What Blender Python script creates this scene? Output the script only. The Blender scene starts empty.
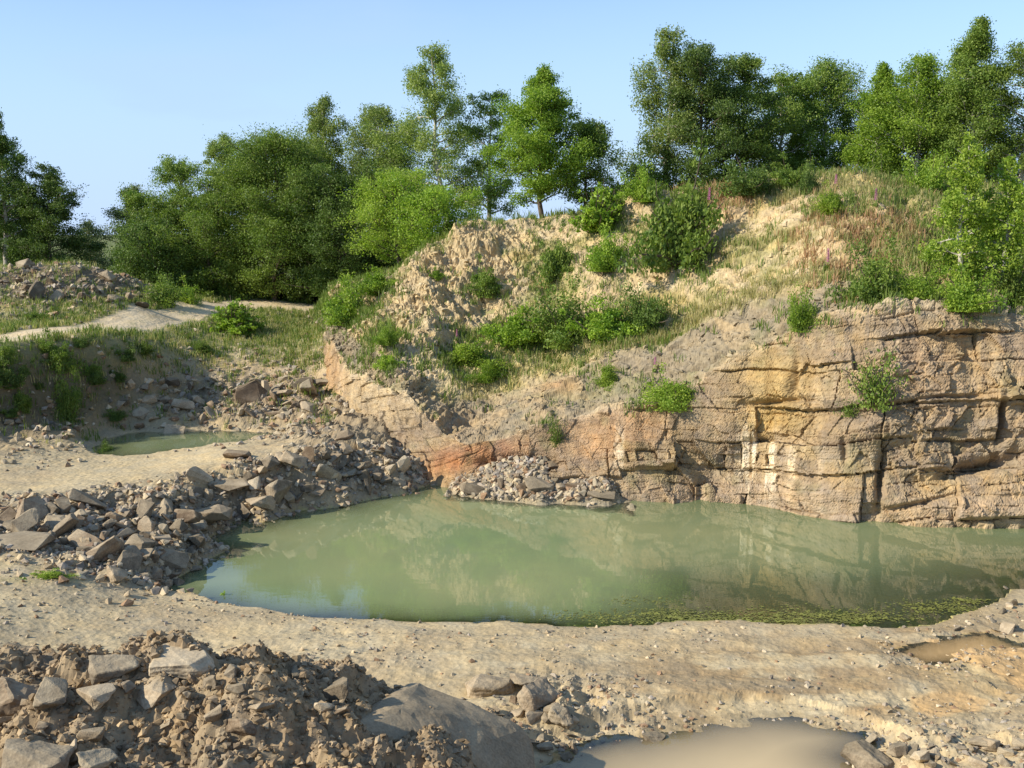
import bpy, bmesh, math, random
import numpy as np
from mathutils import Vector, Matrix, Euler

sc = bpy.context.scene
COL = sc.collection
R = math.radians
RNG = np.random.default_rng(7)

# ------------------------------------------------------------------ camera
W, H, F = 1024, 768, 1081.0
PITCH = math.atan((384 - 230) / F)
SP, CP = math.sin(PITCH), math.cos(PITCH)
CAMZ = 10.0
cd = bpy.data.cameras.new('camera'); cam = bpy.data.objects.new('camera', cd); COL.objects.link(cam)
cam.location = (0, 0, CAMZ); cam.rotation_euler = (R(90) - PITCH, 0, 0)
cd.sensor_width = 36; cd.lens = F / W * 36; cd.clip_end = 5000; cd.clip_start = 0.1
sc.camera = cam

def at(px, py, Y):
    cx = (px - 512) / F; cy = -(py - 384) / F
    dy = CP + cy * SP; dz = -SP + cy * CP
    s = Y / dy
    return np.array([cx * s, Y, CAMZ + dz * s])
def onz(px, py, z):
    cx = (px - 512) / F; cy = -(py - 384) / F
    dy = CP + cy * SP; dz = -SP + cy * CP
    s = (z - CAMZ) / dz
    return np.array([cx * s, dy * s, z])
def proj(P):
    P = np.asarray(P, float)
    x = P[..., 0]; y = P[..., 1]; z = P[..., 2] - CAMZ
    f = y * CP - z * SP; u = y * SP + z * CP
    f = np.where(f < 0.1, 0.1, f)
    return 512 + F * x / f, 384 - F * u / f

# ------------------------------------------------------------------ noise
def _h(ix, iy, iz, seed):
    n = (ix.astype(np.int64) * 374761393 + iy.astype(np.int64) * 668265263 + iz.astype(np.int64) * 2147483647 + seed * 974634777) & 0xffffffff
    n = ((n ^ (n >> 13)) * 1274126177) & 0xffffffff
    n = ((n ^ (n >> 16)) * 2246822519) & 0xffffffff
    return ((n ^ (n >> 15)) & 0xffff) / 65535.0
def noise(x, y, z=0.0, seed=0):
    x = np.asarray(x, float); y = np.asarray(y, float) + 0 * x; z = np.asarray(z, float) + 0 * x
    ix, iy, iz = np.floor(x), np.floor(y), np.floor(z)
    fx, fy, fz = x - ix, y - iy, z - iz
    fx = fx * fx * (3 - 2 * fx); fy = fy * fy * (3 - 2 * fy); fz = fz * fz * (3 - 2 * fz)
    r = 0
    flat = not np.any(fz)
    for dz in ((0,) if flat else (0, 1)):
        wz = (fz if dz else 1 - fz)
        for dy in (0, 1):
            wy = (fy if dy else 1 - fy)
            for dx in (0, 1):
                wx = (fx if dx else 1 - fx)
                r = r + wx * wy * wz * _h(ix + dx, iy + dy, iz + dz, seed)
    return r * 2 - 1
def fbm(x, y, z=0.0, o=4, seed=0, gain=0.5):
    r = 0; a = 1; t = 0
    c, s = math.cos(.6), math.sin(.6)
    for i in range(o):
        r = r + a * noise(x, y, z, seed + i * 17); t += a
        x, y = (c * x - s * y) * 2.03 + 5.1, (s * x + c * y) * 2.03 + 1.7
        z = z * 2.01; a *= gain
    return r / t * 1.6
def worley(x, y, seed=0):
    ix, iy = np.floor(x), np.floor(y)
    d1 = np.full(np.shape(x), 9.0); d2 = d1.copy(); idr = np.zeros(np.shape(x))
    for dx in (-1, 0, 1):
        for dy in (-1, 0, 1):
            cx, cy = ix + dx, iy + dy
            qx = cx + _h(cx, cy, cx * 0, seed); qy = cy + _h(cx, cy, cx * 0 + 1, seed)
            d = np.hypot(qx - x, qy - y)
            n = d < d1
            d2 = np.where(n, d1, np.minimum(d2, d)); idr = np.where(n, _h(cx, cy, cx * 0 + 2, seed), idr)
            d1 = np.where(n, d, d1)
    return d1, d2, idr
def facets(x, y, seed=0, amp=1.0):
    ix, iy = np.floor(x), np.floor(y)
    d1 = np.full(np.shape(x), 9.0); d2 = d1.copy(); val = np.zeros(np.shape(x))
    for dx in (-1, 0, 1):
        for dy in (-1, 0, 1):
            cx, cy = ix + dx, iy + dy; o0 = cx * 0
            ox = x - cx - _h(cx, cy, o0, seed); oy = y - cy - _h(cx, cy, o0 + 1, seed)
            d = np.hypot(ox, oy); n = d < d1
            v = (_h(cx, cy, o0 + 2, seed) - .5) + ox * (_h(cx, cy, o0 + 3, seed) - .5) * 2.2 * amp + oy * (_h(cx, cy, o0 + 4, seed) - .5) * 2.2 * amp
            d2 = np.where(n, d1, np.minimum(d2, d)); val = np.where(n, v, val); d1 = np.where(n, d, d1)
    return val, d2 - d1
def sstep(a, b, x):
    t = np.clip((x - a) / (b - a), 0, 1)
    return t * t * (3 - 2 * t)
def blob(px, py, cx, cy, rx, ry, rot=0):
    c, s = math.cos(R(rot)), math.sin(R(rot))
    dx, dy = px - cx, py - cy
    u = (c * dx + s * dy) / rx; v = (-s * dx + c * dy) / ry
    return np.exp(-(u * u + v * v))
def polysd(X, Y, poly):
    """signed distance, positive outside"""
    poly = np.asarray(poly)[:, :2]
    d = np.full(X.shape, 1e9); ins = np.zeros(X.shape, bool)
    n = len(poly)
    for i in range(n):
        ax, ay = poly[i]; bx, by = poly[(i + 1) % n]
        ex, ey = bx - ax, by - ay
        t = np.clip(((X - ax) * ex + (Y - ay) * ey) / (ex * ex + ey * ey), 0, 1)
        d = np.minimum(d, np.hypot(X - ax - t * ex, Y - ay - t * ey))
        if ay != by:
            c = ((ay > Y) != (by > Y)) & (X < (bx - ax) * (Y - ay) / (by - ay) + ax)
            ins ^= c
    return np.where(ins, -d, d)

# ------------------------------------------------------------------ mesh / tag helpers
def tag(o, label=None, cat=None, group=None, kind=None):
    if label: o['label'] = label
    if cat: o['category'] = cat
    if group: o['group'] = group
    if kind: o['kind'] = kind
    return o
def mesh_np(name, V, Q, mat, smooth=False, col=None, tint=None):
    """V (n,3); Q (m,k) with k = 3 or 4"""
    me = bpy.data.meshes.new(name)
    V = np.asarray(V, np.float32); Q = np.asarray(Q, np.int32)
    m, k = Q.shape
    me.vertices.add(len(V)); me.vertices.foreach_set('co', V.ravel())
    me.loops.add(m * k); me.loops.foreach_set('vertex_index', Q.ravel())
    me.polygons.add(m); me.polygons.foreach_set('loop_start', np.arange(0, m * k, k, dtype=np.int32))
    me.polygons.foreach_set('use_smooth', np.full(m, smooth))
    me.update(calc_edges=True)
    if col is not None:
        a = me.attributes.new('col', 'FLOAT_COLOR', 'POINT')
        a.data.foreach_set('color', np.concatenate([col, np.ones((len(col), 1))], 1).astype(np.float32).ravel())
    if tint is not None:
        a = me.attributes.new('tint', 'FLOAT', 'POINT'); a.data.foreach_set('value', np.asarray(tint, np.float32))
    me.materials.append(mat)
    return me
def link(name, me, parent=None, loc=(0, 0, 0), rot=(0, 0, 0), scale=(1, 1, 1)):
    o = bpy.data.objects.new(name, me); COL.objects.link(o)
    o.location = loc; o.rotation_euler = rot; o.scale = scale
    if parent: o.parent = parent
    return o
def grid_faces(nr, nc):
    i = np.arange(nr * nc).reshape(nr, nc)
    return np.stack([i[:-1, :-1].ravel(), i[:-1, 1:].ravel(), i[1:, 1:].ravel(), i[1:, :-1].ravel()], 1)

# ------------------------------------------------------------------ materials
def newmat(name):
    m = bpy.data.materials.new(name); m.use_nodes = True
    nt = m.node_tree; nt.nodes.clear()
    return m, nt, nt.nodes, nt.links
def mat_ground(name, bump=0.5, rough=0.95, fine=9.0, speck=0.35, hueflip=(1.08, 1.0, .86), stretch=(1, 1, 1), streak=0):
    m, nt, N, L = newmat(name)
    out = N.new('ShaderNodeOutputMaterial'); b = N.new('ShaderNodeBsdfPrincipled')
    b.inputs['Roughness'].default_value = rough; b.inputs['Specular IOR Level'].default_value = .2
    at_ = N.new('ShaderNodeAttribute'); at_.attribute_name = 'col'
    tc = N.new('ShaderNodeTexCoord')
    n1 = N.new('ShaderNodeTexNoise'); n1.inputs['Scale'].default_value = fine; n1.inputs['Detail'].default_value = 8; n1.inputs['Roughness'].default_value = .7
    n2 = N.new('ShaderNodeTexNoise'); n2.inputs['Scale'].default_value = 1.1; n2.inputs['Detail'].default_value = 6; n2.inputs['Roughness'].default_value = .65
    vo = N.new('ShaderNodeTexVoronoi'); vo.inputs['Scale'].default_value = fine * .9
    mpg = N.new('ShaderNodeMapping'); mpg.inputs['Scale'].default_value = stretch; L.new(tc.outputs['Object'], mpg.inputs['Vector'])
    for n in (n1, n2, vo): L.new(mpg.outputs[0], n.inputs['Vector'])
    mr = N.new('ShaderNodeMapRange'); mr.inputs['From Min'].default_value = .3; mr.inputs['From Max'].default_value = .7
    mr.inputs['To Min'].default_value = 1 - speck; mr.inputs['To Max'].default_value = 1 + speck
    L.new(n1.outputs['Fac'], mr.inputs['Value'])
    mx = N.new('ShaderNodeMix'); mx.data_type = 'RGBA'; mx.blend_type = 'MULTIPLY'; mx.inputs['Factor'].default_value = 1
    L.new(at_.outputs['Color'], mx.inputs[6]); L.new(mr.outputs['Result'], mx.inputs[7])
    cr = N.new('ShaderNodeValToRGB'); cr.color_ramp.elements[0].position = .32; cr.color_ramp.elements[1].position = .68
    cr.color_ramp.elements[0].color = (.84, .86, .9, 1); cr.color_ramp.elements[1].color = (*hueflip, 1)
    L.new(n2.outputs['Fac'], cr.inputs['Fac'])
    mx2 = N.new('ShaderNodeMix'); mx2.data_type = 'RGBA'; mx2.blend_type = 'MULTIPLY'; mx2.inputs['Factor'].default_value = 1
    L.new(mx.outputs[2], mx2.inputs[6]); L.new(cr.outputs['Color'], mx2.inputs[7])
    mv_unused = 0; mv = N.new('ShaderNodeMix'); mv.data_type = 'RGBA'; mv.blend_type = 'MULTIPLY'; mv.inputs['Factor'].default_value = .3
    L.new(mx2.outputs[2], mv.inputs[6]); L.new(vo.outputs['Color'], mv.inputs[7])
    if streak:
        m3 = N.new('ShaderNodeMapping'); m3.inputs['Scale'].default_value = (2.6, 2.6, .22); L.new(tc.outputs['Object'], m3.inputs['Vector'])
        n3 = N.new('ShaderNodeTexNoise'); n3.inputs['Scale'].default_value = 1.3; n3.inputs['Detail'].default_value = 5; L.new(m3.outputs[0], n3.inputs['Vector'])
        c3 = N.new('ShaderNodeValToRGB'); c3.color_ramp.elements[0].position = .36; c3.color_ramp.elements[1].position = .6
        c3.color_ramp.elements[0].color = (.52, .47, .42, 1); c3.color_ramp.elements[1].color = (1.05, 1.03, 1, 1); L.new(n3.outputs['Fac'], c3.inputs['Fac'])
        m4 = N.new('ShaderNodeMix'); m4.data_type = 'RGBA'; m4.blend_type = 'MULTIPLY'; m4.inputs['Factor'].default_value = streak
        L.new(mx2.outputs[2], m4.inputs[6]); L.new(c3.outputs['Color'], m4.inputs[7]); mx2 = m4
    hs = N.new('ShaderNodeHueSaturation'); hs.inputs['Saturation'].default_value = 1.0; hs.inputs['Value'].default_value = 1.12
    L.new(mx2.outputs[2], hs.inputs['Color'])
    L.new(hs.outputs['Color'], b.inputs['Base Color'])
    ad = N.new('ShaderNodeMath'); ad.operation = 'ADD'
    L.new(n1.outputs['Fac'], ad.inputs[0]); L.new(vo.outputs['Distance'], ad.inputs[1])
    bp = N.new('ShaderNodeBump'); bp.inputs['Strength'].default_value = bump; bp.inputs['Distance'].default_value = .08
    L.new(ad.outputs[0], bp.inputs['Height']); L.new(bp.outputs['Normal'], b.inputs['Normal'])
    L.new(b.outputs[0], out.inputs['Surface'])
    return m
def mat_rock(name, c1, c2, c3, scale=1.6, bump=.5):
    """stone: colour drifts with each object, darker stains of its own, fine grain"""
    m, nt, N, L = newmat(name)
    out = N.new('ShaderNodeOutputMaterial'); b = N.new('ShaderNodeBsdfPrincipled')
    b.inputs['Roughness'].default_value = .88; b.inputs['Specular IOR Level'].default_value = .25
    tc = N.new('ShaderNodeTexCoord'); oi = N.new('ShaderNodeObjectInfo')
    n1 = N.new('ShaderNodeTexNoise'); n1.inputs['Scale'].default_value = scale; n1.inputs['Detail'].default_value = 7; n1.inputs['Roughness'].default_value = .62
    n2 = N.new('ShaderNodeTexNoise'); n2.inputs['Scale'].default_value = 22; n2.inputs['Detail'].default_value = 6
    off = N.new('ShaderNodeVectorMath'); off.operation = 'ADD'
    sc_ = N.new('ShaderNodeVectorMath'); sc_.operation = 'SCALE'; sc_.inputs['Scale'].default_value = .8
    L.new(oi.outputs['Location'], sc_.inputs[0]); L.new(tc.outputs['Object'], off.inputs[0]); L.new(sc_.outputs[0], off.inputs[1])
    L.new(off.outputs[0], n1.inputs['Vector']); L.new(off.outputs[0], n2.inputs['Vector'])
    cr = N.new('ShaderNodeValToRGB'); e = cr.color_ramp.elements
    e[0].position = .33; e[0].color = (*c1, 1); e[1].position = .66; e[1].color = (*c3, 1)
    k = e.new(.5); k.color = (*c2, 1)
    a1 = N.new('ShaderNodeMath'); a1.operation = 'MULTIPLY_ADD'; a1.inputs[1].default_value = .34; 
    L.new(oi.outputs['Random'], a1.inputs[0])
    s1 = N.new('ShaderNodeMath'); s1.operation = 'SUBTRACT'; s1.inputs[1].default_value = .17
    L.new(n1.outputs['Fac'], s1.inputs[0]); L.new(s1.outputs[0], a1.inputs[2]); L.new(a1.outputs[0], cr.inputs['Fac'])
    mr = N.new('ShaderNodeMapRange'); mr.inputs['From Min'].default_value = .3; mr.inputs['From Max'].default_value = .7
    mr.inputs['To Min'].default_value = .75; mr.inputs['To Max'].default_value = 1.2
    L.new(n2.outputs['Fac'], mr.inputs['Value'])
    mx = N.new('ShaderNodeMix'); mx.data_type = 'RGBA'; mx.blend_type = 'MULTIPLY'; mx.inputs['Factor'].default_value = 1
    L.new(cr.outputs['Color'], mx.inputs[6]); L.new(mr.outputs['Result'], mx.inputs[7]); L.new(mx.outputs[2], b.inputs['Base Color'])
    ge = N.new('ShaderNodeNewGeometry'); se = N.new('ShaderNodeSeparateXYZ'); L.new(ge.outputs['Normal'], se.inputs[0])
    du_ = N.new('ShaderNodeMapRange'); du_.inputs['From Min'].default_value = .45; du_.inputs['From Max'].default_value = 1; du_.inputs['To Max'].default_value = .36; L.new(se.outputs['Z'], du_.inputs['Value'])
    dm = N.new('ShaderNodeMath'); dm.operation = 'MULTIPLY'; L.new(du_.outputs['Result'], dm.inputs[0]); L.new(mr.outputs['Result'], dm.inputs[1])
    md_ = N.new('ShaderNodeMix'); md_.data_type = 'RGBA'; md_.inputs[7].default_value = (.42, .34, .215, 1); L.new(dm.outputs[0], md_.inputs['Factor']); L.new(mx.outputs[2], md_.inputs[6]); L.new(md_.outputs[2], b.inputs['Base Color'])
    bp = N.new('ShaderNodeBump'); bp.inputs['Strength'].default_value = bump; bp.inputs['Distance'].default_value = .05
    ad = N.new('ShaderNodeMath'); ad.operation = 'MULTIPLY_ADD'; ad.inputs[1].default_value = .35
    L.new(n2.outputs['Fac'], ad.inputs[0]); L.new(n1.outputs['Fac'], ad.inputs[2])
    L.new(ad.outputs[0], bp.inputs['Height']); L.new(bp.outputs['Normal'], b.inputs['Normal'])
    L.new(b.outputs[0], out.inputs['Surface'])
    return m
def mat_leaf(name, c1, c2, trans=.35, gloss=.06):
    m, nt, N, L = newmat(name)
    out = N.new('ShaderNodeOutputMaterial')
    a = N.new('ShaderNodeAttribute'); a.attribute_name = 'tint'
    oi = N.new('ShaderNodeObjectInfo')
    cr = N.new('ShaderNodeValToRGB'); e = cr.color_ramp.elements
    e[0].position = 0; e[0].color = (*c1, 1); e[1].position = 1; e[1].color = (*c2, 1)
    L.new(a.outputs['Fac'], cr.inputs['Fac'])
    mr = N.new('ShaderNodeMapRange'); mr.inputs['To Min'].default_value = .85; mr.inputs['To Max'].default_value = 1.15
    L.new(oi.outputs['Random'], mr.inputs['Value'])
    mx = N.new('ShaderNodeMix'); mx.data_type = 'RGBA'; mx.blend_type = 'MULTIPLY'; mx.inputs['Factor'].default_value = 1
    L.new(cr.outputs['Color'], mx.inputs[6]); L.new(mr.outputs['Result'], mx.inputs[7])
    d = N.new('ShaderNodeBsdfPrincipled'); d.inputs['Roughness'].default_value = .5; d.inputs['Specular IOR Level'].default_value = gloss * 4
    t = N.new('ShaderNodeBsdfTranslucent')
    br = N.new('ShaderNodeMix'); br.data_type = 'RGBA'; br.blend_type = 'MULTIPLY'; br.inputs['Factor'].default_value = 1
    br.inputs[7].default_value = (1.3, 1.5, .6, 1)
    L.new(mx.outputs[2], d.inputs['Base Color']); L.new(mx.outputs[2], br.inputs[6]); L.new(br.outputs[2], t.inputs['Color'])
    ms = N.new('ShaderNodeMixShader'); ms.inputs[0].default_value = trans
    L.new(d.outputs[0], ms.inputs[1]); L.new(t.outputs[0], ms.inputs[2]); L.new(ms.outputs[0], out.inputs['Surface'])
    return m
def mat_plain(name, c, rough=.9, var=.25, scale=6):
    m, nt, N, L = newmat(name)
    out = N.new('ShaderNodeOutputMaterial'); b = N.new('ShaderNodeBsdfPrincipled'); b.inputs['Roughness'].default_value = rough
    tc = N.new('ShaderNodeTexCoord'); n = N.new('ShaderNodeTexNoise'); n.inputs['Scale'].default_value = scale; n.inputs['Detail'].default_value = 5
    L.new(tc.outputs['Object'], n.inputs['Vector'])
    cr = N.new('ShaderNodeValToRGB'); e = cr.color_ramp.elements
    e[0].position = .35; e[1].position = .65
    e[0].color = (*[v * (1 - var) for v in c], 1); e[1].color = (*[v * (1 + var) for v in c], 1)
    L.new(n.outputs['Fac'], cr.inputs['Fac']); L.new(cr.outputs['Color'], b.inputs['Base Color']); L.new(b.outputs[0], out.inputs['Surface'])
    return m
def mat_water(name, murk, murk2, k, ripple=.02, rscale=1.5, ior=1.33):
    """turbid water: Fresnel mirror over a suspension whose cover grows with depth (attribute 'tint' = depth in metres)"""
    m, nt, N, L = newmat(name)
    out = N.new('ShaderNodeOutputMaterial')
    a = N.new('ShaderNodeAttribute'); a.attribute_name = 'tint'
    mu = N.new('ShaderNodeMath'); mu.operation = 'MULTIPLY'; mu.inputs[1].default_value = -k
    ex = N.new('ShaderNodeMath'); ex.operation = 'EXPONENT'
    L.new(a.outputs['Fac'], mu.inputs[0]); L.new(mu.outputs[0], ex.inputs[0])
    tc = N.new('ShaderNodeTexCoord')
    n = N.new('ShaderNodeTexNoise'); n.inputs['Scale'].default_value = .16; n.inputs['Detail'].default_value = 4
    L.new(tc.outputs['Object'], n.inputs['Vector'])
    cr = N.new('ShaderNodeValToRGB'); e = cr.color_ramp.elements
    e[0].position = .35; e[0].color = (*murk, 1); e[1].position = .68; e[1].color = (*murk2, 1)
    L.new(n.outputs['Fac'], cr.inputs['Fac'])
    df = N.new('ShaderNodeBsdfDiffuse'); L.new(cr.outputs['Color'], df.inputs['Color'])
    tr = N.new('ShaderNodeBsdfTransparent'); tr.inputs['Color'].default_value = (.96, .97, .88, 1)
    m1 = N.new('ShaderNodeMixShader'); L.new(ex.outputs[0], m1.inputs[0]); L.new(df.outputs[0], m1.inputs[1]); L.new(tr.outputs[0], m1.inputs[2])
    g = N.new('ShaderNodeBsdfGlossy'); g.inputs['Roughness'].default_value = .012; g.inputs['Color'].default_value = (1, 1, 1, 1)
    fr = N.new('ShaderNodeFresnel'); fr.inputs['IOR'].default_value = ior
    w = N.new('ShaderNodeTexNoise'); w.inputs['Scale'].default_value = rscale; w.inputs['Detail'].default_value = 3
    mp = N.new('ShaderNodeMapping'); mp.inputs['Scale'].default_value = (.6, 1.6, 1); L.new(tc.outputs['Object'], mp.inputs['Vector']); L.new(mp.outputs[0], w.inputs['Vector'])
    bp = N.new('ShaderNodeBump'); bp.inputs['Strength'].default_value = 1; bp.inputs['Distance'].default_value = ripple
    L.new(w.outputs['Fac'], bp.inputs['Height'])
    L.new(bp.outputs['Normal'], g.inputs['Normal']); L.new(bp.outputs['Normal'], fr.inputs['Normal'])
    m2 = N.new('ShaderNodeMixShader'); L.new(fr.outputs[0], m2.inputs[0]); L.new(m1.outputs[0], m2.inputs[1]); L.new(g.outputs[0], m2.inputs[2])
    L.new(m2.outputs[0], out.inputs['Surface'])
    return m

M_ground = mat_ground('dirt_ground', bump=.28, fine=8, speck=.22)
M_hill = mat_ground('quarry_stone_and_soil', bump=.5, fine=5, speck=.3)
M_track = mat_ground('gravel_of_track', bump=.3, fine=6, speck=.15)
M_rocks = {
    'grey': mat_rock('grey_sandstone', (.115, .092, .062), (.215, .172, .118), (.34, .28, .19)),
    'tan': mat_rock('tan_sandstone', (.25, .19, .12), (.38, .30, .20), (.50, .41, .28)),
    'brown': mat_rock('rusty_sandstone', (.135, .095, .06), (.235, .175, .115), (.36, .285, .19)),
}
M_leaf = {
    'birch': mat_leaf('birch_leaf', (0.120, 0.182, 0.043), (0.302, 0.354, 0.092), .32),
    'dark': mat_leaf('dark_leaf', (0.061, 0.108, 0.025), (0.151, 0.217, 0.046), .25),
    'bright': mat_leaf('bright_leaf', (0.120, 0.217, 0.023), (0.302, 0.402, 0.054), .35),
    'mid': mat_leaf('mid_leaf', (0.091, 0.157, 0.026), (0.222, 0.290, 0.055), .3),
    'lime': mat_leaf('lime_leaf', (0.174, 0.278, 0.034), (0.383, 0.467, 0.077), .4),
    'blue': mat_leaf('grey_green_leaf', (0.120, 0.166, 0.074), (0.241, 0.274, 0.122), .25),
    'russet': mat_leaf('russet_twig_leaf', (.12, .075, .035), (.16, .16, .06), .3),
}
M_bark = mat_plain('bark_brown', (.10, .075, .05), scale=8)
M_birchbark = mat_plain('bark_birch', (.42, .38, .32), var=.45, scale=3.5)
M_grass = mat_leaf('grass_blade', (.09, .15, .025), (.22, .27, .07), .3)
M_dry = mat_leaf('dry_grass_blade', (.30, .26, .11), (.46, .42, .20), .3)
M_red = mat_leaf('russet_seed_head', (.28, .15, .08), (.42, .28, .16), .3)
M_pink = mat_leaf('foxglove_flower', (.42, .10, .28), (.62, .25, .48), .3)
M_algae = mat_plain('algae', (.17, .175, .035), rough=.5, var=.5, scale=5)

# ------------------------------------------------------------------ hill (quarry face + soil slope), lofted
#   px, py_toe, z_toe, then (px,py,dDepth) of wall top / shale top / mid slope / crest
COLS = [
 (316, 330, None, 64.5, [(318, 322, .6), (320, 314, 1.6), (322, 306, 3), (324, 299, 5)]),
 (331, 400, 1.75, None, [(334, 345, 1.2), (340, 322, 3.5), (346, 306, 6), (352, 286, 9)]),
 (352, 417, 1.45, None, [(353, 372, .7), (358, 340, 2.6), (364, 312, 5), (374, 273, 9)]),
 (392, 440, 1.3, None, [(398, 390, 1.2), (400, 362, 3.4), (402, 322, 6.9), (410, 254, 11.8)]),
 (465, 491, 0, None, [(470, 437, 1.4), (470, 398, 6.2), (470, 318, 11), (474, 221, 17)]),
 (560, 497, 0, None, [(560, 417, 1.8), (560, 374, 6.6), (560, 300, 11.6), (560, 212, 17.6)]),
 (650, 502, 0, None, [(650, 405, 1.8), (650, 343, 6.4), (650, 275, 11), (645, 199, 16.4)]),
 (750, 504, 0, None, [(750, 346, 1.7), (750, 303, 5.0), (750, 247, 9.6), (750, 186, 14.4)]),
 (850, 521, 0, None, [(850, 306, 2.2), (850, 276, 4.8), (850, 226, 9), (850, 177, 14)]),
 (950, 527, 0, None, [(950, 312, 2.4), (950, 281, 5.2), (950, 236, 9), (950, 186, 14)]),
 (1040, 528, 0, None, [(1040, 316, 2.4), (1040, 285, 5.2), (1040, 242, 9), (1040, 192, 14)]),
 (1180, 532, 0, None, [(1180, 316, 2.4), (1180, 285, 5.2), (1180, 242, 9), (1180, 192, 14)]),
 (1400, 560, 0, None, [(1400, 330, 3), (1400, 285, 6), (1400, 242, 10), (1400, 195, 16)]),
]
ctrl = []
for px, py, z, Y, rest in COLS:
    p1 = onz(px, py, z) if z is not None else at(px, py, Y)
    row = [p1 + (0, -.25, -1.6), p1]
    for (qx, qy, dd) in rest: row.append(at(qx, qy, p1[1] + dd))
    c = row[-1]
    row.append(c + (0, 1.6, -.12))
    row.append(c + (0, 14, -.3)); row.append(c + (c[0] * .5, 60, -1.5))
    ctrl.append(row)
ctrl = np.array(ctrl)                      # (ncol, 9 rows, 3)
TOE = ctrl[:, 1].copy()
# column parameter by length along mean of rows
mid = ctrl[:, 2:5].mean(1)
s = np.concatenate([[0], np.cumsum(np.linalg.norm(np.diff(mid, axis=0), axis=1))])
iv = np.searchsorted([c[0] for c in COLS], 1100)
s_end = s[-1]; s_vis = s[-3]
sa = np.concatenate([np.arange(0, s_vis, .042), np.arange(s_vis, s_end, .3)])
def pchip(xs, ys, x):
    h = np.diff(xs)[:, None]; d = np.diff(ys, axis=0) / h
    m = np.zeros_like(ys)
    m[1:-1] = np.where(d[1:] * d[:-1] > 0, 2 * d[1:] * d[:-1] / np.where(np.abs(d[1:] + d[:-1]) < 1e-9, 1, d[1:] + d[:-1]), 0)
    m[0] = d[0]; m[-1] = d[-1]
    i = np.clip(np.searchsorted(xs, x) - 1, 0, len(xs) - 2)
    t = ((x - xs[i]) / np.diff(xs)[i])[:, None]; hh = h[i]
    return (2 * t**3 - 3 * t**2 + 1) * ys[i] + (t**3 - 2 * t**2 + t) * hh * m[i] + (-2 * t**3 + 3 * t**2) * ys[i + 1] + (t**3 - t**2) * hh * m[i + 1]
rows = np.stack([pchip(s, ctrl[:, k], sa) for k in range(ctrl.shape[1])], 0)   # (9, nc, 3)
# an uneven crest line
cw = fbm(sa * .35, sa * 0 + 3, o=4, seed=5)
rows[5:7, :, 2] += .25 * cw[None]; 
# wander wall top and shale top a little
rows[2, :, 2] += .18 * fbm(sa * .6, sa * 0, o=3, seed=8); rows[2, :, 1] += .3 * fbm(sa * .5, sa * 0 + 9, o=3, seed=9)
NSEG = [8, 165, 75, 95, 120, 26, 40, 8]
P = []; VV = []
for k, n in enumerate(NSEG):
    for i in range(n):
        t = i / n
        P.append(rows[k] * (1 - t) + rows[k + 1] * t); VV.append(k + t)
P.append(rows[-1]); VV.append(len(NSEG))
P = np.array(P); VV = np.array(VV)
# round the profile corners except the wall foot
def smooth_rows(P, it):
    for _ in range(it):
        Q = P.copy(); Q[1:-1] = .25 * P[:-2] + .5 * P[1:-1] + .25 * P[2:]; P = Q
    return P
Ps = smooth_rows(P, 60)
wv = sstep(1.3, 2.4, VV)[:, None, None]
P = P * (1 - wv) + Ps * wv
SA = np.concatenate([np.zeros((1, P.shape[1])), np.cumsum(np.linalg.norm(np.diff(P, axis=0), axis=2), 0)], 0)
SA = SA - SA[NSEG[0]][None]
du = np.gradient(P, axis=1); dv = np.gradient(P, axis=0)
Nn = np.cross(du, dv); Nn /= np.linalg.norm(Nn, axis=2, keepdims=True) + 1e-9
if Nn[NSEG[0] + 60, 400, 1] > 0: Nn = -Nn
for _ in range(40):
    Nn[:, 1:-1] = .25 * Nn[:, :-2] + .5 * Nn[:, 1:-1] + .25 * Nn[:, 2:]
A = np.broadcast_to(sa[None], P.shape[:2]); V_ = np.broadcast_to(VV[:, None], P.shape[:2])
X, Y, Z = P[..., 0], P[..., 1], P[..., 2]
IPX, IPY = proj(P)
AX = X * .95 + Y * .30; SL = .62 * Z + .78 * Y - .1 * X

def blocks(a, b, tmin, tmax, jmin, jmax, seed, skew=.25):
    r = np.random.default_rng(seed)
    bo = np.cumsum(r.uniform(tmin, tmax, 400)) - 6
    li = np.clip(np.searchsorted(bo, b) - 1, 0, 398)
    dl = np.minimum(b - bo[li], bo[li + 1] - b)
    J = r.uniform(jmin, jmax, 400)[li]; ph = r.uniform(0, 50, 400)[li]; sk = r.uniform(-skew, skew, 400)[li]
    aa = (a + sk * b) / J + ph
    k = np.floor(aa)
    def bd(q): return q + .45 * (_h(q, li.astype(float), q * 0, seed) - .5)
    b0, b1 = bd(k), bd(k + 1)
    k = np.where(aa < b0, k - 1, np.where(aa >= b1, k + 1, k))
    b0, b1 = bd(k), bd(k + 1)
    dj = np.minimum(aa - b0, b1 - aa) * J
    return _h(k, li.astype(float), k * 0 + 3, seed), np.minimum(dl, dj), li, _h(k, li.astype(float), k * 0 + 7, seed), (aa - b0) / (b1 - b0), b - bo[li]

wob = .22 * fbm(A * .25, Z * .3, o=3, seed=21)
dip = np.interp(A, [0, 20, 30, 60], [.30, .28, .10, .02])
dipint = np.concatenate([[0], np.cumsum(np.diff(sa) * .5 * (np.interp(sa, [0, 22, 34, 60], [.26, .26, .09, .03])[1:] + np.interp(sa, [0, 22, 34, 60], [.26, .26, .09, .03])[:-1]))])
B = Z - dipint[None] + wob + 8
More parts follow.
